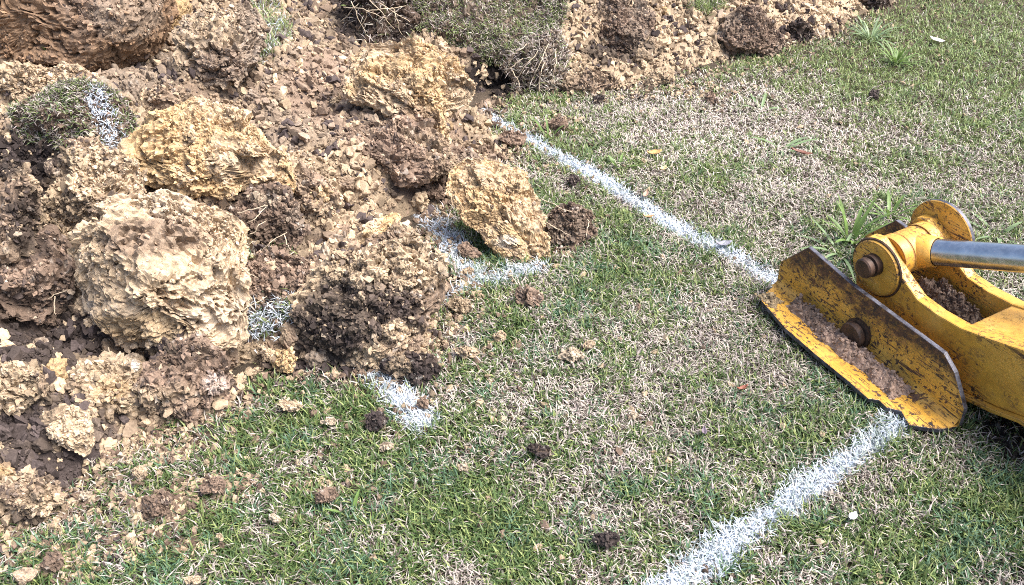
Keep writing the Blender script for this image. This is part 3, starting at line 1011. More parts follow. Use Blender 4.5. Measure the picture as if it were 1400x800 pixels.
PW = {rootclod.name: rootclod_W, rc2.name: rc2_W, hairy.name: hairy_W, sodedge.name: sodedge_W, big.name: big_W}
for k, (par, a, b) in enumerate([
        (rootclod, (325, 291), (366, 281), ), (rootclod, (338, 305), (364, 283)), (rootclod, (342, 320), (364, 302)), (rootclod, (352, 352), (392, 318)),
        (rootclod, (330, 341), (350, 330)), (rootclod, (388, 320), (398, 345)), (rootclod, (402, 345), (385, 352)),
        (big, (330, 365), (352, 380)), (big, (327, 425), (365, 405)), (big, (60, 412), (92, 396)), (big, (75, 405), (76, 430)), (big, (148, 475), (149, 488)),
        (rc2, (740, 272), (782, 290)), (rc2, (738, 300), (780, 322)), (rc2, (803, 300), (802, 325)), (rc2, (745, 305), (765, 312)),
        (hairy, (470, 10), (530, 25)), (hairy, (480, 2), (500, 45)), (hairy, (500, 15), (555, 8)), (hairy, (505, 0), (540, 40)), (hairy, (465, 30), (490, 5)), (hairy, (520, 5), (560, 30)), (hairy, (490, 40), (505, 10)), (hairy, (535, 10), (550, 48)),
        (sodedge, (700, 95), (712, 125)), (sodedge, (715, 80), (690, 100)), (sodedge, (735, 70), (700, 118)), (sodedge, (750, 60), (728, 110)), (sodedge, (745, 85), (738, 125)), (sodedge, (760, 70), (755, 110)), (sodedge, (720, 60), (695, 88))]):
    root_px(par, a, b, 900 + k, r=0.0022 if par in (hairy, sodedge) else 0.0017)

# ------------------------------------------------------------------ machine: stabilizer leg
A0 = gp(1310, 583, 0.03); B0 = gp(1068, 390, 0.03)
Ud = (B0 - A0) / np.linalg.norm(B0 - A0)
Wd = np.array([Ud[1], -Ud[0], 0])
RZ = math.atan2(Ud[1], Ud[0])
leg = empty("stabilizer_leg", (A0[0], A0[1], 0), RZ)
tag(leg, "worn yellow steel stabilizer leg of a digging machine resting on the lawn", "stabilizer leg")
BASE = np.array([A0[0], A0[1], 0])
TILT = math.radians(5)
PIV = np.array([0.415, 0.06, 0.235])      # (u, w, z) of the upper pin on the near plate


def frame(tilt):
    """local axes (u, w', z') for the arm, turned about the u axis through the pin"""
    w = np.array([0, math.cos(tilt), math.sin(tilt)]); z = np.array([0, -math.sin(tilt), math.cos(tilt)])
    return w, z


WT, ZT = frame(TILT)


def arm(u, w, z):
    """arm coordinates (u, w', z' measured from the pin) -> leg local"""
    p = PIV + np.array([u, 0, 0]) + WT * w + ZT * z
    return Vector((p[0], -p[1], p[2]))


def pad(u, w, z):
    return Vector((u, -w, z))


def px_arm(px, py, w):
    """photo px -> arm coordinates (u, z') on the plane w'=w"""
    def to_world(p): return BASE + Ud * p[0] + Wd * p[1] + np.array([0, 0, p[2]])
    o = to_world(PIV)
    n = Wd * WT[1] + np.array([0, 0, WT[2]])
    zz = Wd * ZT[1] + np.array([0, 0, ZT[2]])
    d = ray(px, py)
    t = (w - (ORI - o) @ n) / (d @ n)
    P = ORI + t * d - o
    return P @ Ud, P @ zz


def px_pad(px, py, w=0.0):
    d = ray(px, py)
    t = (w - (ORI - BASE) @ Wd) / (d @ Wd)
    P = ORI + t * d - BASE
    return P @ Ud, P[2]


def bevel(o, w=0.003, seg=2):
    m = o.modifiers.new("bevel", 'BEVEL')
    m.width = w; m.segments = seg; m.limit_method = 'ANGLE'; m.angle_limit = math.radians(35)
    return o


def prism(name, fr, poly, w0, w1, mats, parent, edge_mat=0, bev=0.003, plane='uz'):
    """polygon (u,z) swept along w from w0 to w1 (or (u,w) swept along z)"""
    bm = bmesh.new()
    f = (lambda a, b, s: fr(a, s, b)) if plane == 'uz' else (lambda a, b, s: fr(a, b, s))
    lo = [bm.verts.new(f(a, b, w0)) for a, b in poly]
    hi = [bm.verts.new(f(a, b, w1)) for a, b in poly]
    bm.faces.new(lo); bm.faces.new(hi[::-1])
    n = len(poly)
    for i in range(n):
        fc = bm.faces.new((lo[i], hi[i], hi[(i + 1) % n], lo[(i + 1) % n]))
        fc.material_index = edge_mat
    bmesh.ops.recalc_face_normals(bm, faces=bm.faces)
    me = bpy.data.meshes.new(name); bm.to_mesh(me); bm.free()
    o = link(name, me, mats, parent)
    if bev: bevel(o, bev)
    return o


def lathe(name, fr, cu, cz, prof, mats, parent, n=40, smooth=True, mi=None):
    """profile [(radius, w)] turned about the w axis through (cu, cz)"""
    bm = bmesh.new()
    rings = []
    for r, w in prof:
        rings.append([bm.verts.new(fr(cu + r * math.cos(2 * math.pi * k / n), w, cz + r * math.sin(2 * math.pi * k / n))) for k in range(n)])
    for i in range(len(rings) - 1):
        for k in range(n):
            fc = bm.faces.new((rings[i][k], rings[i][(k + 1) % n], rings[i + 1][(k + 1) % n], rings[i + 1][k]))
            if mi: fc.material_index = mi[i]
    bm.faces.new(rings[0][::-1]); bm.faces.new(rings[-1])
    bmesh.ops.recalc_face_normals(bm, faces=bm.faces)
    me = bpy.data.meshes.new(name); bm.to_mesh(me); bm.free()
    for p in me.polygons: p.use_smooth = False
    o = link(name, me, mats, parent)
    if smooth:
        for p in me.polygons: p.use_smooth = len(p.vertices) == 4
        m = o.modifiers.new("edges", 'EDGE_SPLIT'); m.split_angle = math.radians(30)
    return o


# foot pad: two angle plates (upright flange + sole), joined by the pad pin
fl = [px_pad(*q) for q in [(1062, 384), (1067, 358), (1105, 338), (1165, 390), (1290, 483), (1305, 510), (1318, 560), (1312, 581)]]
fl[0] = (fl[0][0], 0.028); fl[-1] = (fl[-1][0], 0.028)
flange = prism("foot_pad", pad, fl, 0.0, 0.014, [M_PADPAINT, M_EDGE], leg, 1, 0.0025)
sole_px = [(1310, 583), (1284, 587), (1243, 581), (1232, 562), (1212, 557), (1202, 547), (1187, 545), (1160, 521), (1118, 487), (1074, 449), (1041, 411), (1042, 404), (1062, 386)]
sole = []
for q in sole_px:
    P = gp(*q, 0.03) - BASE
    sole.append((P @ Ud, min(P @ Wd, 0.0)))
sole[0] = (sole[0][0], 0.001); sole[-1] = (sole[-1][0], 0.001)
prism("sole_plate", pad, sole, 0.016, 0.030, [M_PADPAINT, M_EDGE], flange, 1, 0.0025, 'uw')
# rounded inner corner of the bend
bm = bmesh.new()
rr = 0.026
us = np.linspace(sole[0][0] + .004, sole[-1][0] - .004, 14)
prev = None
for uu in us:
    ring = [bm.verts.new(pad(uu, -rr + rr * math.sin(t) - 0.0005, 0.0302 + rr - rr * math.cos(t))) for t in np.linspace(0, math.pi / 2, 7)]
    if prev:
        for k in range(6): bm.faces.new((prev[k], prev[k + 1], ring[k + 1], ring[k]))
    prev = ring
me = bpy.data.meshes.new("bend"); bmesh.ops.recalc_face_normals(bm, faces=bm.faces); bm.to_mesh(me); bm.free()
for p in me.polygons: p.use_smooth = True
link("bend", me, M_PADPAINT, flange)
FW = 0.325
fl2 = prism("foot_pad", pad, fl, FW, FW + 0.014, [M_PADPAINT, M_EDGE], leg, 1, 0.0025)
prism("sole_plate", pad, [(u, FW + 0.014 - w) for u, w in sole], 0.016, 0.030, [M_PADPAINT, M_EDGE], fl2, 1, 0.0025, 'uw')
bu, bz = px_pad(1174, 455)
lathe("pad_pin", pad, bu, bz, [(0.020, -0.034), (0.033, -0.032), (0.036, -0.027), (0.036, -0.016), (0.031, -0.014), (0.031, -0.010), (0.042, -0.008), (0.042, 0.016), (0.03, 0.018), (0.03, FW - 0.002)], [M_RUST], leg)

# arm plates
near_px = [(1170, 392), (1169, 352), (1174, 333), (1186, 324), (1199, 328), (1211, 344), (1224, 366), (1237, 386), (1254, 410), (1281, 430), (1314, 449), (1352, 463), (1399, 479), (1500, 512),
           (1500, 606), (1399, 570), (1363, 557), (1336, 544), (1317, 536), (1275, 512), (1225, 470), (1190, 430)]
npoly = [px_arm(*q, 0.0) for q in near_px]
npoly[13] = (-0.425 - PIV[0], npoly[12][1] + .012); npoly[14] = (-0.425 - PIV[0], npoly[15][1] + .035)
AU = np.array(npoly)
print('arm end', npoly[12:16])
prism("side_plate", arm, npoly, 0.0, 0.034, [M_PAINT], leg, 0, 0.004)
prism("side_plate", arm, npoly, 0.170, 0.204, [M_PAINT], leg, 0, 0.004)
cu, cz = px_arm(1199, 366, 0.0)
lathe("pivot_boss", arm, cu, cz, [(0.076, 0.002), (0.078, -0.003), (0.075, -0.009), (0.02, -0.0095)], [M_PAINT], leg, 48)
lathe("weld_bead", arm, cu, cz, [(0.075, 0.0005), (0.0775, -0.0035), (0.081, -0.0035), (0.083, 0.0005)], [M_RUST], leg, 48)
pu, pz = px_arm(1196, 361, -0.009)
lathe("pivot_pin", arm, pu, pz, [(0.012, -0.052), (0.024, -0.051), (0.027, -0.047), (0.027, -0.034), (0.023, -0.032), (0.023, -0.028), (0.030, -0.027), (0.030, -0.0098), (0.02, 0.0), (0.02, 0.19)], [M_RUST], leg)
tu, tz = px_arm(1203, 352, 0.03)
TR = 0.058
lathe("pivot_tube", arm, cu, cz + .018, [(TR * .6, 0.034), (TR, 0.0345), (TR, 0.066), (TR * .6, 0.067)], [M_PAINT], leg)
eye = lathe("rod_eye", arm, cu, cz + .018, [(TR * .6, 0.069), (TR - .002, 0.070), (TR - .002, 0.134), (TR * .6, 0.135)], [M_PAINT], leg)
lathe("pivot_tube", arm, cu, cz + .018, [(TR * .6, 0.137), (TR, 0.138), (TR, 0.1695), (TR * .6, 0.17)], [M_PAINT], leg)
lathe("end_disc", arm, cu - .005, cz + .025, [(0.05, 0.204), (0.098, 0.2045), (0.100, 0.207), (0.100, 0.216), (0.097, 0.219), (0.05, 0.2195)], [M_PAINT, M_EDGE], leg, 64, True, [0, 0, 1, 0, 0])

prism("shade_frame", pad, [(-0.42, 0.10), (-0.42, 0.30), (-0.47, 0.36), (-0.95, 0.36), (-0.95, 0.10)], -0.15, 0.46, [M_PAINT], leg, 0, 0.012)  # unseen block for the machine body, added to shade the near right corner

# hydraulic rod
def to_local(P):
    q = np.asarray(P) - BASE
    return np.array([q @ Ud, -(q @ Wd), q[2]])


e0 = np.array(arm(cu, 0.102, cz + .018))
rend = to_local(ORI + ray(1400, 354) * 2.02)
dv = rend - e0; dv /= np.linalg.norm(dv)
ro = link("cylinder_rod", np_mesh("cylinder_rod", *(lambda v: (v[0], [v[1]]))(tube([e0 + dv * t for t in np.linspace(0.04, 0.9, 30)], 0.034, 0.034, 40)), smooth=True), M_CHROME, leg)
neck = link("rod_neck", np_mesh("rod_neck", *(lambda v: (v[0], [v[1]]))(tube([e0 + dv * t for t in (0.03, 0.05, 0.06, 0.075, 0.076)], 0.046, 0.036, 32)), smooth=True), M_PAINT, leg)

# arm floor, deck and bottom lip
top = [(u, z) for u, z in npoly[10:14]]
deck = [(u, z - 0.004) for u, z in top] + [(u, z - 0.016) for u, z in top[::-1]]
prism("deck_plate", arm, deck, 0.0345, 0.1695, [M_PAINT], leg, 0, 0)
bot = [npoly[i] for i in (14, 15, 16, 17, 18, 19, 20)]
lip = [(u, z - 0.001) for u, z in bot] + [(u, z - 0.013) for u, z in bot[::-1]]
prism("bottom_plate", arm, lip, -0.014, 0.218, [M_PAINT], leg, 0, 0.002)
fz = npoly[9][1] - 0.07
prism("floor_plate", arm, [(npoly[9][0] - .02, fz), (npoly[1][0] - .02, fz), (npoly[1][0] - .02, fz - .012), (npoly[9][0] - .02, fz - .012)], 0.0345, 0.1695, [M_PAINT], leg, 0, 0)


def soil_patch(name, label, fr, u0, u1, w0, w1, z0, hmax, seed, main, nu=120, nw=40, tilt=0.0):
    uu, ww = np.meshgrid(np.linspace(u0, u1, nu), np.linspace(w0, w1, nw), indexing='ij')
    u, w = uu.ravel(), ww.ravel()
    e = np.minimum.reduce([(u - min(u0, u1)) / 0.04, (max(u0, u1) - u) / 0.04, (w - min(w0, w1)) / 0.022, (max(w0, w1) - w) / 0.022])
    Q = P2(u, w) + seed
    e = np.clip(np.minimum(e, 1) + 1.1 * fbm(Q, 16, 4, seed) - .1, 0, 1)
    hgt = hmax * (sstep(0, 0.9, e) * (0.75 + 0.5 * fbm(Q, 22, 4, seed + 1) + 0.7 * (0.5 - worley(Q, 38, seed + 2)) + .5 * (0.5 - worley(Q, 80, seed + 5)) + 0.35 * (.5 - worley(Q, 150, seed + 3)))) - 0.004 * (1 - e)
    V = np.array([fr(a, b, z0 + tilt * (a - u0) + c)[:] for a, b, c in zip(u, w, hgt)])
    ok = (e > 0.03)
    fc = grid_faces(nu, nw)
    fc = fc[ok[fc].all(1)]
    m = leg.matrix_basis if leg.matrix_basis else Matrix()
    Wv = BASE + V[:, :1] * Ud - V[:, 1:2] * Wd + V[:, 2:3] * np.array([0, 0, 1.0])
    used = np.unique(fc); rm = np.full(len(V), -1); rm[used] = np.arange(len(used))
    Wv = Wv[used]; fc = rm[fc]
    cen = Wv.mean(0); cen[2] = Wv[:, 2].min()
    # crumbs on top
    rg2 = np.random.default_rng(seed)
    n = 420
    k = rg2.choice(len(Wv), n)
    cv, cf, nv = crumb_cloud(Wv[k], np.tile([0, 0, 1.0], (n, 1)), rg2.uniform(.002, .006, n), seed)
    col = soil_col(Wv, main, main * .55, seed, .25)
    cc = np.repeat(col[k] * rg2.uniform(.7, 1.3, (n, 1)), nv, 0)
    o = link(name, np_mesh(name, np.concatenate([Wv, cv]) - cen, [fc, ] if False else [np.concatenate([np.concatenate([fc[:, :3], fc[:, [0, 2, 3]]]), cf + len(Wv)])], np.concatenate([col, cc])), M_SOIL)
    o.location = cen
    tag(o, label, "soil")
    return o


CAKE = np.array((0.36, 0.25, 0.19))
soil_patch("caked_soil", "crumbly brown soil caked on the sole of the yellow foot pad, around its pin", pad, 0.13, 0.57, -0.076, -0.004, 0.031, 0.030, 700, CAKE)
soil_patch("caked_soil", "pale straw and soil clump at the tip of the yellow foot pad", pad, 0.56, 0.64, -0.095, -0.045, 0.031, 0.018, 702, np.array((.42, .31, .18)), 40, 30)
soil_patch("caked_soil", "dark soil packed between the two side plates under the chrome rod", lambda a, b, c: arm(a, b, c), npoly[10][0] - .01, cu - .01, 0.036, 0.168, fz + .002, 0.045, 701, CAKE * .55)

soil_patch("shade_soil", "black soil patch added as the shade under the stabilizer leg at the right edge", pad, -0.30, 0.0, 0.02, 0.26, 0.0, 0.03, 703, HUM_SHADE * .8, 80, 60)  # black patch laid here to paint the darkness beneath the leg

# ------------------------------------------------------------------ blades
class Blades:
    def __init__(s): s.V, s.C, s.n = [], [], 0

    def add(s, base, N, length, width, az, lean, col, tipc=None):
        n = len(base)
        ref = np.tile([0.0, 0, 1.0], (n, 1))
        ref[np.abs(N[:, 2]) > 0.9] = [0, 1.0, 0]
        a = np.cross(N, ref); a /= np.linalg.norm(a, axis=1)[:, None]
        b = np.cross(N, a)
        T = a * np.cos(az)[:, None] + b * np.sin(az)[:, None]
        Wv = np.cross(N, T) * (width * 0.5)[:, None]
        l1 = lean * 0.65; l2 = np.minimum(lean * 1.25, 1.75)
        L = length[:, None] * 0.5
        p1 = base + L * (np.cos(l1)[:, None] * N + np.sin(l1)[:, None] * T)
        p2 = p1 + L * (np.cos(l2)[:, None] * N + np.sin(l2)[:, None] * T)
        s.V.append(np.stack([base - Wv * .8, base + Wv * .8, p1 + Wv, p1 - Wv, p2], 1).reshape(-1, 3))
        s.C.append(np.repeat(col, 5, 0))
        s.n += n

    def mesh(s, name, origin=(0, 0, 0)):
        V = np.concatenate(s.V) - np.array(origin)
        C = np.clip(np.concatenate(s.C), 0, .9)
        i = np.arange(s.n)[:, None] * 5
        return np_mesh(name, V, [i + np.array([[0, 1, 2, 3]]), i + np.array([[3, 2, 4]])], C)


G_DEEP = np.array((0.040, 0.074, 0.022)); G_MID = np.array((0.12, 0.18, 0.06)); G_LIT = np.array((0.23, 0.27, 0.095)); G_BLUE = np.array((0.085, 0.15, 0.085)); G_YEL = np.array((0.25, 0.30, 0.11))
S_PALE = np.array((0.54, 0.48, 0.405)); S_TAN = np.array((0.34, 0.295, 0.25)); S_PINK = np.array((0.42, 0.35, 0.325)); S_DARK = np.array((0.09, 0.068, 0.056))
PAINT = np.array((0.70, 0.755, 0.83))

def paint_mask(x, y):
    m = np.zeros(len(x))
    jx = 0.012 * vnoise(P2(x, y), 25, 91); w = 1 + 0.28 * vnoise(P2(x, y), 9, 92) + 0.22 * vnoise(P2(x, y), 40, 93)
    for a, b, r in SEGW:
        e = b - a
        t = np.clip(((x - a[0]) * e[0] + (y - a[1]) * e[1]) / (e @ e), 0, 1)
        d = np.hypot(x - a[0] - t * e[0] + jx, y - a[1] - t * e[1])
        m = np.maximum(m, (1 - sstep(0.5, 1.15, d / (r * w))) * (0.85 + .35 * vnoise(P2(x, y), 7, 94)))
    return m


# soil spilled thinly over the lawn (px, py, rx, ry, strength)
SPILL = [(215, 690, 75, 30, .9), (290, 665, 70, 18, .8), (190, 605, 110, 28, .8), (120, 680, 60, 40, .7), (200, 745, 90, 22, .6), (330, 545, 50, 16, .7), (640, 420, 40, 30, .35), (690, 215, 50, 22, .7), (750, 175, 50, 16, .5),
         (740, 330, 70, 30, .5), (520, 580, 40, 14, .5), (70, 770, 80, 30, .4), (440, 670, 60, 14, .4), (780, 300, 60, 20, .3), (900, 130, 100, 14, .3)]


def spill(P):
    pix, _ = img(P)
    w = np.zeros(len(P))
    nz = fbm(P, 22, 3, 97)
    for (zx, zy, rx, ry, st) in SPILL:
        r = np.sqrt(((pix[:, 0] - zx) / rx) ** 2 + ((pix[:, 1] - zy) / ry) ** 2) + .7 * nz
        w = np.maximum(w, st * (1 - sstep(.5, 1.1, r)))
    return w


# (px, py, rx, ry, +green / -dry)
GREEN = [(1300, 30, 160, 60, .7), (1200, 90, 120, 40, .35), (900, 150, 200, 40, -.35), (1020, 150, 170, 50, -.35), (1130, 210, 180, 50, -.3), (1250, 150, 150, 50, .25), (760, 210, 60, 40, .2), (1330, 180, 120, 70, .1), (980, 230, 100, 30, .25), (1320, 250, 120, 40, -.3),
         (1100, 270, 120, 40, -.2), (880, 330, 80, 30, .2), (930, 370, 90, 30, .25), (560, 600, 220, 60, .25), (420, 560, 120, 60, .35), (300, 640, 120, 60, .2), (620, 700, 120, 50, .35), (700, 720, 100, 40, .35),
         (480, 760, 150, 50, .4), (780, 460, 140, 50, .2), (880, 480, 100, 60, -.15), (1000, 470, 90, 60, -.25), (1000, 620, 120, 80, .2), (1320, 700, 120, 90, .5), (1250, 770, 120, 40, .4), (820, 620, 80, 60, -.25),
         (760, 590, 90, 40, -.25), (620, 780, 60, 25, -.5), (760, 700, 50, 40, -.5), (900, 560, 120, 60, -.1), (680, 560, 90, 50, -.1), (1080, 440, 60, 60, -.2), (230, 640, 60, 30, -.25), (400, 640, 60, 25, -.3), (750, 130, 70, 25, .35),
         (500, 690, 60, 40, -.1), (560, 650, 50, 30, .2), (1120, 560, 70, 40, .1), (1150, 680, 70, 60, -.3), (100, 780, 120, 40, .3)]


def greenness(P):
    pix, _ = img(P)
    g = 0.60 + 0.34 * fbm(P, 3.2, 3, 61) + 0.55 * fbm(P, 11, 3, 62) + 0.55 * fbm(P, 30, 2, 63)
    for (zx, zy, rx, ry, st) in GREEN:
        g = g + st * np.exp(-(((pix[:, 0] - zx) / rx) ** 2 + ((pix[:, 1] - zy) / ry) ** 2))
    return np.clip(g, 0, 1)


def blade_colours(rg, P, g):
    n = len(P)
    isg = rg.random(n) < (0.13 + 0.82 * g)
    t = rg.random(n)[:, None]; hue = vnoise(P, 14, 71)[:, None]
    gc = G_DEEP * (1 - t) + G_MID * t
    k = (rg.random(n) < 0.30)[:, None]
    gc = np.where(k, G_LIT * (0.8 + 0.4 * t), gc)  # lighter green on a random share of the blades
    gc = np.where((hue > 0.25) & (rg.random(n)[:, None] < .45), G_BLUE * (0.7 + .8 * t), gc)
    pix_, _c = img(P)
    far = (sstep(420, 60, pix_[:, 1]) if False else 1 - sstep(40, 420, pix_[:, 1]))[:, None]
    gc = gc * (1 - far * .55) + G_YEL * (.65 + .7 * rg.random((n, 1))) * far * .55  # distant greens blended to yellow, a lit tone put into the blade colour
    t = rg.random(n)[:, None]
    sc = S_TAN * (1 - t) + S_PALE * t
    far_bright = .4 * np.exp(-(((pix_[:, 0] - 1020) / 330) ** 2 + ((pix_[:, 1] - 170) / 110) ** 2)) + .25 * np.clip(fbm(P, 4, 3, 66), -1, 1)  # far-lawn brightness put into the straw colour, plus random tone
    sc = sc * (1 + far_bright)[:, None]
    r = rg.random(n)[:, None]
    sc = np.where(r < 0.22, S_PINK * (0.75 + .5 * t) * (1 + far_bright)[:, None], sc)
    sc = np.where(r > 0.73, S_DARK * (0.7 + .9 * t), sc)
    return np.where(isg[:, None], gc, sc) * rg.uniform(0.8, 1.2, (n, 1)), isg


lawn = Blades()
rg = np.random.default_rng(77)
NB = 620000
# sample the ground seen by the camera (plus a margin), denser where it is near
yy = 0.45 + (6.4 - 0.45) * rg.beta(1.12, 2.4, NB)
xx = rg.uniform(-0.85, 0.85, NB) * (yy * 0.80 + 1.05)
xx = np.where(xx < -1.6, xx + rg.uniform(1.5, 3.2, NB), xx)
hh, dd = heap_base(xx, yy)
sp = spill(P2(xx, yy))
pr_in = (1 - .8 * sp) * (1 - sstep(-0.10, 0.03, dd + 0.05 * vnoise(P2(xx, yy), 12, 55)) * 0.97)
# no grass growing through the pad soles
q = np.stack([xx, yy, np.zeros(NB)], -1) - BASE
qu, qw = q @ Ud, q @ Wd
inpad = (qu > 0.01) & (qu < 0.63) & (((qw > -0.085) & (qw < 0.016)) | ((qw > FW) & (qw < FW + 0.1))) | ((qu > -.28) & (qu < .0) & (qw > .03) & (qw < .25) & (rg.random(NB) < .8))
keep = (rg.random(NB) < pr_in) & ~inpad & (dd < 0.03)
xx, yy = xx[keep], yy[keep]
base = np.stack([xx, yy, ground_z(xx, yy) - 0.002], -1)
g = greenness(base)
col, isg = blade_colours(rg, base, g)
n = len(xx)
pm = paint_mask(xx, yy)
painted = rg.random(n) < pm * 0.9
col = np.where(painted[:, None], PAINT * rg.uniform(0.72, 1.04, (n, 1)), col)
half = (~painted) & (rg.random(n) < pm * 1.3)
col = np.where(half[:, None], col * .5 + PAINT * .4, col)
length = np.where(isg, rg.uniform(0.014, 0.042, n), rg.uniform(0.014, 0.042, n)) * (0.8 + 0.4 * g)
length = np.where(painted, length * 0.85, length)
width = np.where(isg, rg.uniform(0.0020, 0.0042, n), rg.uniform(0.0016, 0.0036, n)) * (1 + 0.12 * np.maximum(yy - 2, 0))
lean = np.where(isg, rg.uniform(0.45, 1.35, n), rg.uniform(0.95, 1.5, n))
lift = np.where(isg, 0.0, rg.uniform(0, 0.008, n))
base[:, 2] += lift
N = np.tile([0, 0, 1.0], (n, 1)) + rg.normal(0, 0.12, (n, 3)); N /= np.linalg.norm(N, axis=1)[:, None]
lawn.add(base, N, length, width, rg.uniform(0, 2 * np.pi, n), lean, col)
print("lawn blades", n)
o = link("grass", lawn.mesh("grass"), M_BLADE)
tag(o, "short patchy lawn grass, green blades over dry straw, sprayed with white marking lines", "grass", None, "stuff")


def turf(parent, W, Fc, n, seed, dry, paint_px=None, poly=None, lenr=(0.015, 0.04), up=0.25):
    rg = np.random.default_rng(seed)
    fn = np.cross(W[Fc[:, 1]] - W[Fc[:, 0]], W[Fc[:, 2]] - W[Fc[:, 0]])
    fn /= np.linalg.norm(fn, axis=1)[:, None] + 1e-12
    pc, _ = img(W[Fc].mean(1))
    ok = (fn[:, 2] > up) & (fn @ -CF > -0.1)
    k = rg.choice(np.where(ok)[0], n)
    bw = rg.dirichlet((1, 1, 1), n)
    base = (W[Fc[k]] * bw[:, :, None]).sum(1)
    N = fn[k] * .6 + np.array([0, 0, .6]) + rg.normal(0, .25, (n, 3)); N /= np.linalg.norm(N, axis=1)[:, None]
    col, isg = blade_colours(rg, base, np.full(n, 1 - dry))
    if paint_px:
        pc, _ = img(base)
        a, b, r = np.array(paint_px[0]), np.array(paint_px[1]), paint_px[2]
        e = b - a; t = np.clip(((pc - a) @ e) / (e @ e), 0, 1)
        dist = np.linalg.norm(pc - a - t[:, None] * e, axis=1)
        pt = rg.random(n) < (1 - sstep(.6, 1.2, dist / r)) * .95
        col = np.where(pt[:, None], PAINT * rg.uniform(.75, 1.03, (n, 1)), col)
    B = Blades()
    B.add(base, N, rg.uniform(*lenr, n), rg.uniform(.0018, .0038, n), rg.uniform(0, 6.28, n), rg.uniform(.6, 1.45, n), col)
    loc = np.array(parent.location)
    o = link("turf", B.mesh("turf", loc), M_BLADE, parent)
    o['kind'] = 'stuff'
    return o


turf(sod, sod_W, sod_F, 8000, 81, .72, ((130, 135), (162, 205), 16), lenr=(.010, .030), up=-.1)
turf(sodedge, sodedge_W, sodedge_F, 1500, 86, 1.0, lenr=(.02, .06), up=-.6)
turf(hairy, hairy_W, hairy_F, 700, 87, 1.0, lenr=(.02, .07), up=-.6)
turf(topsod, topsod_W, topsod_F, 15000, 82, .62)


def strewn(name, label, poly, n, seed, dry, white=0.0, lenr=(0.02, 0.05)):
    """blades lying on the heap inside a photo polygon"""
    rg = np.random.default_rng(seed)
    poly = np.array(poly, float)
    lo, hi = poly.min(0), poly.max(0)
    pts = []
    while len(pts) < n:
        c = rg.uniform(lo, hi, (600, 2))
        c = c[sdist(c[:, 0], c[:, 1], poly) > 0]
        for q in c[:60]:
            pts.append(hit(*q))
    base = np.array(pts[:n])
    base = np.repeat(base, 8, 0) + rg.normal(0, .012, (n * 8, 3)) * [1, 1, .2]
    base[:, 2] = surf(base[:, 0], base[:, 1]) + rg.uniform(0.0, 0.03, len(base))
    m = len(base)
    col, isg = blade_colours(rg, base, np.full(m, 1 - dry))
    w = rg.random(m) < white
    col = np.where(w[:, None], PAINT * rg.uniform(.7, 1, (m, 1)), col)
    B = Blades()
    N = np.tile([0, 0, 1.0], (m, 1)) + rg.normal(0, .2, (m, 3)); N /= np.linalg.norm(N, axis=1)[:, None]
    B.add(base, N, rg.uniform(*lenr, m), rg.uniform(.002, .004, m), rg.uniform(0, 6.28, m), rg.uniform(.5, 1.4, m), col)
    o = link(name, B.mesh(name), M_BLADE)
    tag(o, label, "grass", None, "stuff")


strewn("grass", "strip of grey green grass running down the heap from the top edge", [(345, -5), (375, -5), (400, 50), (390, 70), (350, 95), (330, 85), (355, 45)], 350, 83, .4, .12)
strewn("grass", "white painted grass showing between the largest clod and the humus clod", [(335, 448), (395, 420), (415, 435), (385, 455), (340, 472)], 80, 84, .4, .6)
strewn("grass", "few green blades in the soil beside the black humus clod", [(300, 330), (400, 340), (405, 430), (345, 450), (300, 380)], 50, 85, .5, .05)
strewn("grass", "dark grass clump buried at the top edge of the heap", [(925, -20), (985, -20), (985, 15), (965, 28), (945, 22)], 260, 86, .2, .0, (.03, .08))

# ------------------------------------------------------------------ loose crumbs (uncountable)
def crumb_points():
    rg = np.random.default_rng(91)
    N = 420000
    yy = 0.8 + 6.0 * rg.beta(1.05, 1.5, N)
    xx = -yy * 0.85 - .3 + rg.random(N) * (yy * 1.35 + .6)
    hh, dd = heap_base(xx, yy)
    P = np.stack([xx, yy, np.zeros(N)], -1)
    out = np.exp(np.minimum(dd, 0) / 0.05) * 0.55 + 0.10 * np.exp(np.minimum(dd, 0) / 0.2) + 0.005
    pix, _ = img(P)
    out = out + 0.9 * spill(P) * (dd < 0)
    pr = np.where(dd > 0, 0.75, out) * (0.45 + 0.9 * sstep(-.3, .4, fbm(P, 9, 3, 95)))
    k = rg.random(N) < pr
    xx, yy, dd, P = xx[k], yy[k], dd[k], P[k]
    n = len(xx)
    z = surf(xx, yy)
    ins = sstep(-0.02, 0.10, dd)
    Ph = P2(xx, yy); Ph[:, 2] = heap_base(xx, yy)[0]
    z = z + ins * (0.045 * fbm(Ph, 7, 4, 33) + 0.035 * (0.6 - worley(Ph, 14, 3)) + 0.014 * (0.6 - worley(Ph, 38, 4)))
    sz = np.clip(rg.lognormal(math.log(.0038), .78, n) * (1 + .25 * np.maximum(yy - 2.5, 0)), .002, .022)
    sz = np.where(dd < 0, np.minimum(sz * .9, .011), sz)
    P = np.stack([xx, yy, z + sz * .35 + np.where(dd < 0, np.where(spill(P) > .3, .004, .007), 0)], -1)
    pix, _ = img(P)
    col = soil_col(P, TAN * .70, BRN * .9, 47, .4)
    col = zone_mix(col, pix, P, HEAP_ZONES, 41)
    r = rg.random(n)[:, None]
    col = np.where(r < .12, TAN * .95, col); col = np.where(r > .86, HUM_SHADE * 2.2, col)
    out = (dd < 0)[:, None]
    r2 = rg.random(n)[:, None]
    col = np.where(out & (r2 < .35), BRN * .7, col); col = np.where(out & (r2 > .6), TAN * .75, col)
    return P, sz, np.clip(col * rg.uniform(.7, 1.3, (n, 1)), .01, .8)


cP, cS, cC = crumb_points()
print("crumbs", len(cP))
tag(crumbs_on("soil_crumbs", cP, cS, cC, 92), "countless loose crumbs of soil over the heap and the grass around it", "soil", None, "stuff")

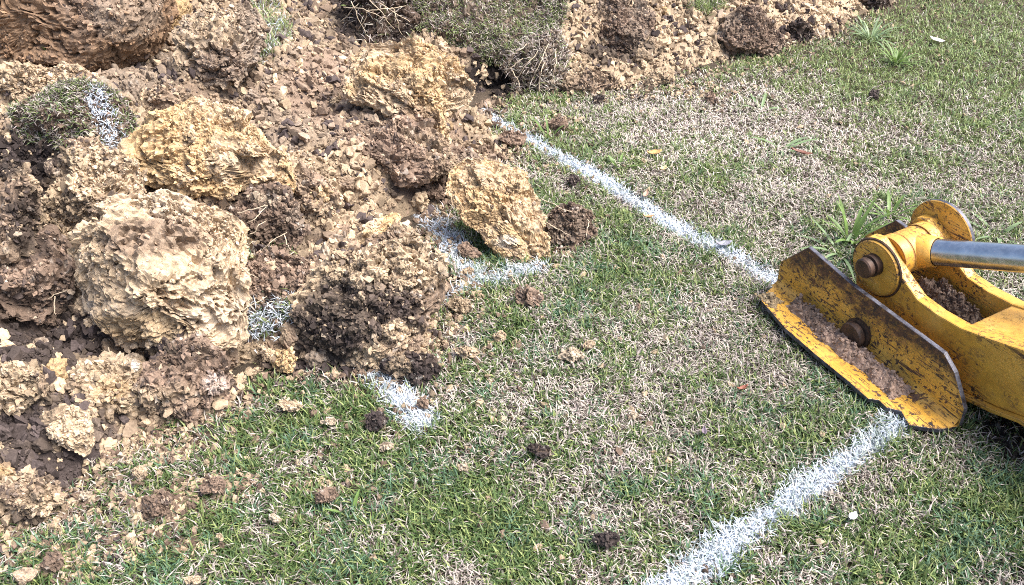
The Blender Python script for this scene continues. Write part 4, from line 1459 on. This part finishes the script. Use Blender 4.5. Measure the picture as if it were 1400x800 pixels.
# ------------------------------------------------------------------ weeds and leaves
M_WEED = mat_plain("weed_leaf", (0.15, 0.235, 0.06), 0.5, 0.35, 30, 0.3)
M_WEED2 = mat_plain("weed_leaf_grey", (0.17, 0.24, 0.11), 0.45, 0.3, 30, 0.25)


def strip_leaf(L, Wd_, az, lean, droop, fold=0.25, n=7):
    V, Fc = [], []
    p = np.zeros(3); l = lean
    t = np.array([math.cos(az), math.sin(az), 0]); s = np.array([-math.sin(az), math.cos(az), 0])
    for i in range(n + 1):
        k = i / n
        w = Wd_ * 0.5 * max(math.sin(math.pi * min(k * .85 + .12, 1.0)) ** .8, 0.02)
        up = np.array([0, 0, 1.0]) * math.sin(l) + t * -math.cos(l)
        up = t * -math.cos(l) + np.array([0, 0, math.sin(l)])
        V += [p - s * w + up * w * fold, p, p + s * w + up * w * fold]
        p = p + (t * math.sin(l) + np.array([0, 0, math.cos(l)])) * L / n
        l = min(l + droop / n, 2.0)
    for i in range(n):
        for j in (0, 1):
            Fc.append((i * 3 + j, i * 3 + j + 1, i * 3 + 4 + j, i * 3 + 3 + j))
    return np.array(V), np.array(Fc)


def weed(px, py, nleaf, L, W, label, mat, seed, leans=(.25, 1.1)):
    rg = np.random.default_rng(seed)
    p = gp(px, py)
    root = empty("broadleaf_weed", (p[0], p[1], ground_z(np.array([p[0]]), np.array([p[1]]))[0] - .002))
    tag(root, label, "weed")
    for k in range(nleaf):
        a = 2 * math.pi * k / nleaf + rg.uniform(-.4, .4)
        V, Fc = strip_leaf(L * rg.uniform(.6, 1.15), W * rg.uniform(.7, 1.2), a, rg.uniform(*leans), rg.uniform(.3, 1.1))
        V += np.array([math.cos(a), math.sin(a), 0]) * rg.uniform(0, .02)
        link("leaf", np_mesh("leaf", V, [Fc], smooth=True), mat, root)


weed(1163, 335, 14, .16, .014, "tall bright green grass tuft growing behind the yellow foot pad", M_WEED, 1, (.1, .8))
weed(1148, 352, 12, .15, .010, "pale blady weed flopping over white paint by the foot pad", M_WEED2, 2, (.7, 1.3))
weed(1215, 300, 9, .13, .011, "green weed tuft behind the pin end of the stabilizer leg", M_WEED, 3, (.3, 1.0))
weed(1190, 55, 34, .15, .009, "large clump of broad weed leaves in the upper right lawn", M_WEED2, 4, (.5, 1.3))
weed(1225, 88, 28, .12, .009, "yellow green weed clump on straw just below the large clump", M_WEED, 5, (.3, 1.2))
weed(1040, 152, 6, .12, .012, "spidery small weed left of the upper right clumps", M_WEED2, 6, (.9, 1.4))
weed(1068, 205, 7, .12, .014, "spreading grey green weed with a brown leaf beside it", M_WEED2, 7, (.9, 1.4))
weed(845, 232, 5, .08, .014, "little light green weed above the long white line", M_WEED, 8, (.3, 1.2))
weed(750, 188, 4, .09, .012, "upright light green sprig at the start of the long white line", M_WEED, 9, (.1, .5))
weed(1365, 325, 7, .13, .013, "low weed at the right edge behind the chrome rod", M_WEED2, 10, (.7, 1.3))
weed(480, 705, 4, .08, .008, "thin yellow green sprig in the lower left lawn", M_WEED, 11, (.2, .7))
weed(78, 92, 7, .08, .009, "small green sprig sprouting behind the torn turf slab", M_WEED, 12, (.2, 1.0))
for o in [x for x in COL.objects if x.name.startswith("broadleaf_weed")][-1:]:
    hp = hit(78, 92); o.location = (hp[0], hp[1], hp[2] + .03)


def fallen(px, py, L, W, az, c, label, curl=.5, cat="leaf", name="fallen_leaf"):
    n, m = 9, 5
    V = []
    for i in range(n):
        k = i / (n - 1)
        w = W * .5 * math.sin(math.pi * (0.06 + .9 * k)) ** .8
        for j in range(m):
            q = (j / (m - 1) - .5) * 2
            V.append(((k - .5) * L, q * w, .004 + .012 * curl * (q * q) + .014 * curl * (2 * k - 1) ** 2 + .0015 * math.sin(9 * k + 3 * q)))
    p = gp(px, py, .018)
    o = link(name, np_mesh(name, np.array(V), [grid_faces(n, m)], smooth=True), mat_plain(name + "_" + cat, c, .6, .35, 70))
    o.location = (p[0], p[1], p[2] + ground_z(np.array([p[0]]), np.array([p[1]]))[0])
    o.rotation_euler = (random.uniform(-.15, .15), random.uniform(-.15, .15), az)
    sm = o.modifiers.new("thick", 'SOLIDIFY'); sm.thickness = .0008
    tag(o, label, cat)


fallen(895, 213, .055, .032, .1, (.50, .27, .10), "curled orange brown leaf on the lawn right of the long white line")
fallen(962, 592, .022, .012, 1.5, (.16, .12, .15), "purple grey dry leaf below the yellow foot pad's left end")
fallen(990, 335, .050, .025, .2, (.22, .21, .25), "grey leaf lying on the long white line near the foot pad")
fallen(1165, 711, .026, .017, .8, (.75, .72, .70), "white chip on the grass right of the near white line", .3, "chip", "plastic_chip")
fallen(883, 267, .045, .018, 1.2, (.40, .24, .17), "pinkish brown leaf beside the middle of the long white line")
fallen(1016, 531, .03, .012, .3, (.22, .07, .04), "dark red leaf fragment left of the yellow foot pad")
fallen(1095, 210, .08, .02, -.4, (.14, .05, .03), "dark brown leaf beside the spreading grey green weed")
fallen(887, 296, .035, .015, -.1, (.42, .26, .13), "tan leaf crossing the long white line")
fallen(1280, 57, .07, .04, -.5, (.62, .57, .52), "pale dry leaf by the large weed clump")
fallen(906, 235, .03, .02, .6, (.50, .36, .18), "small tan leaf just below the curled orange leaf")
print("done")
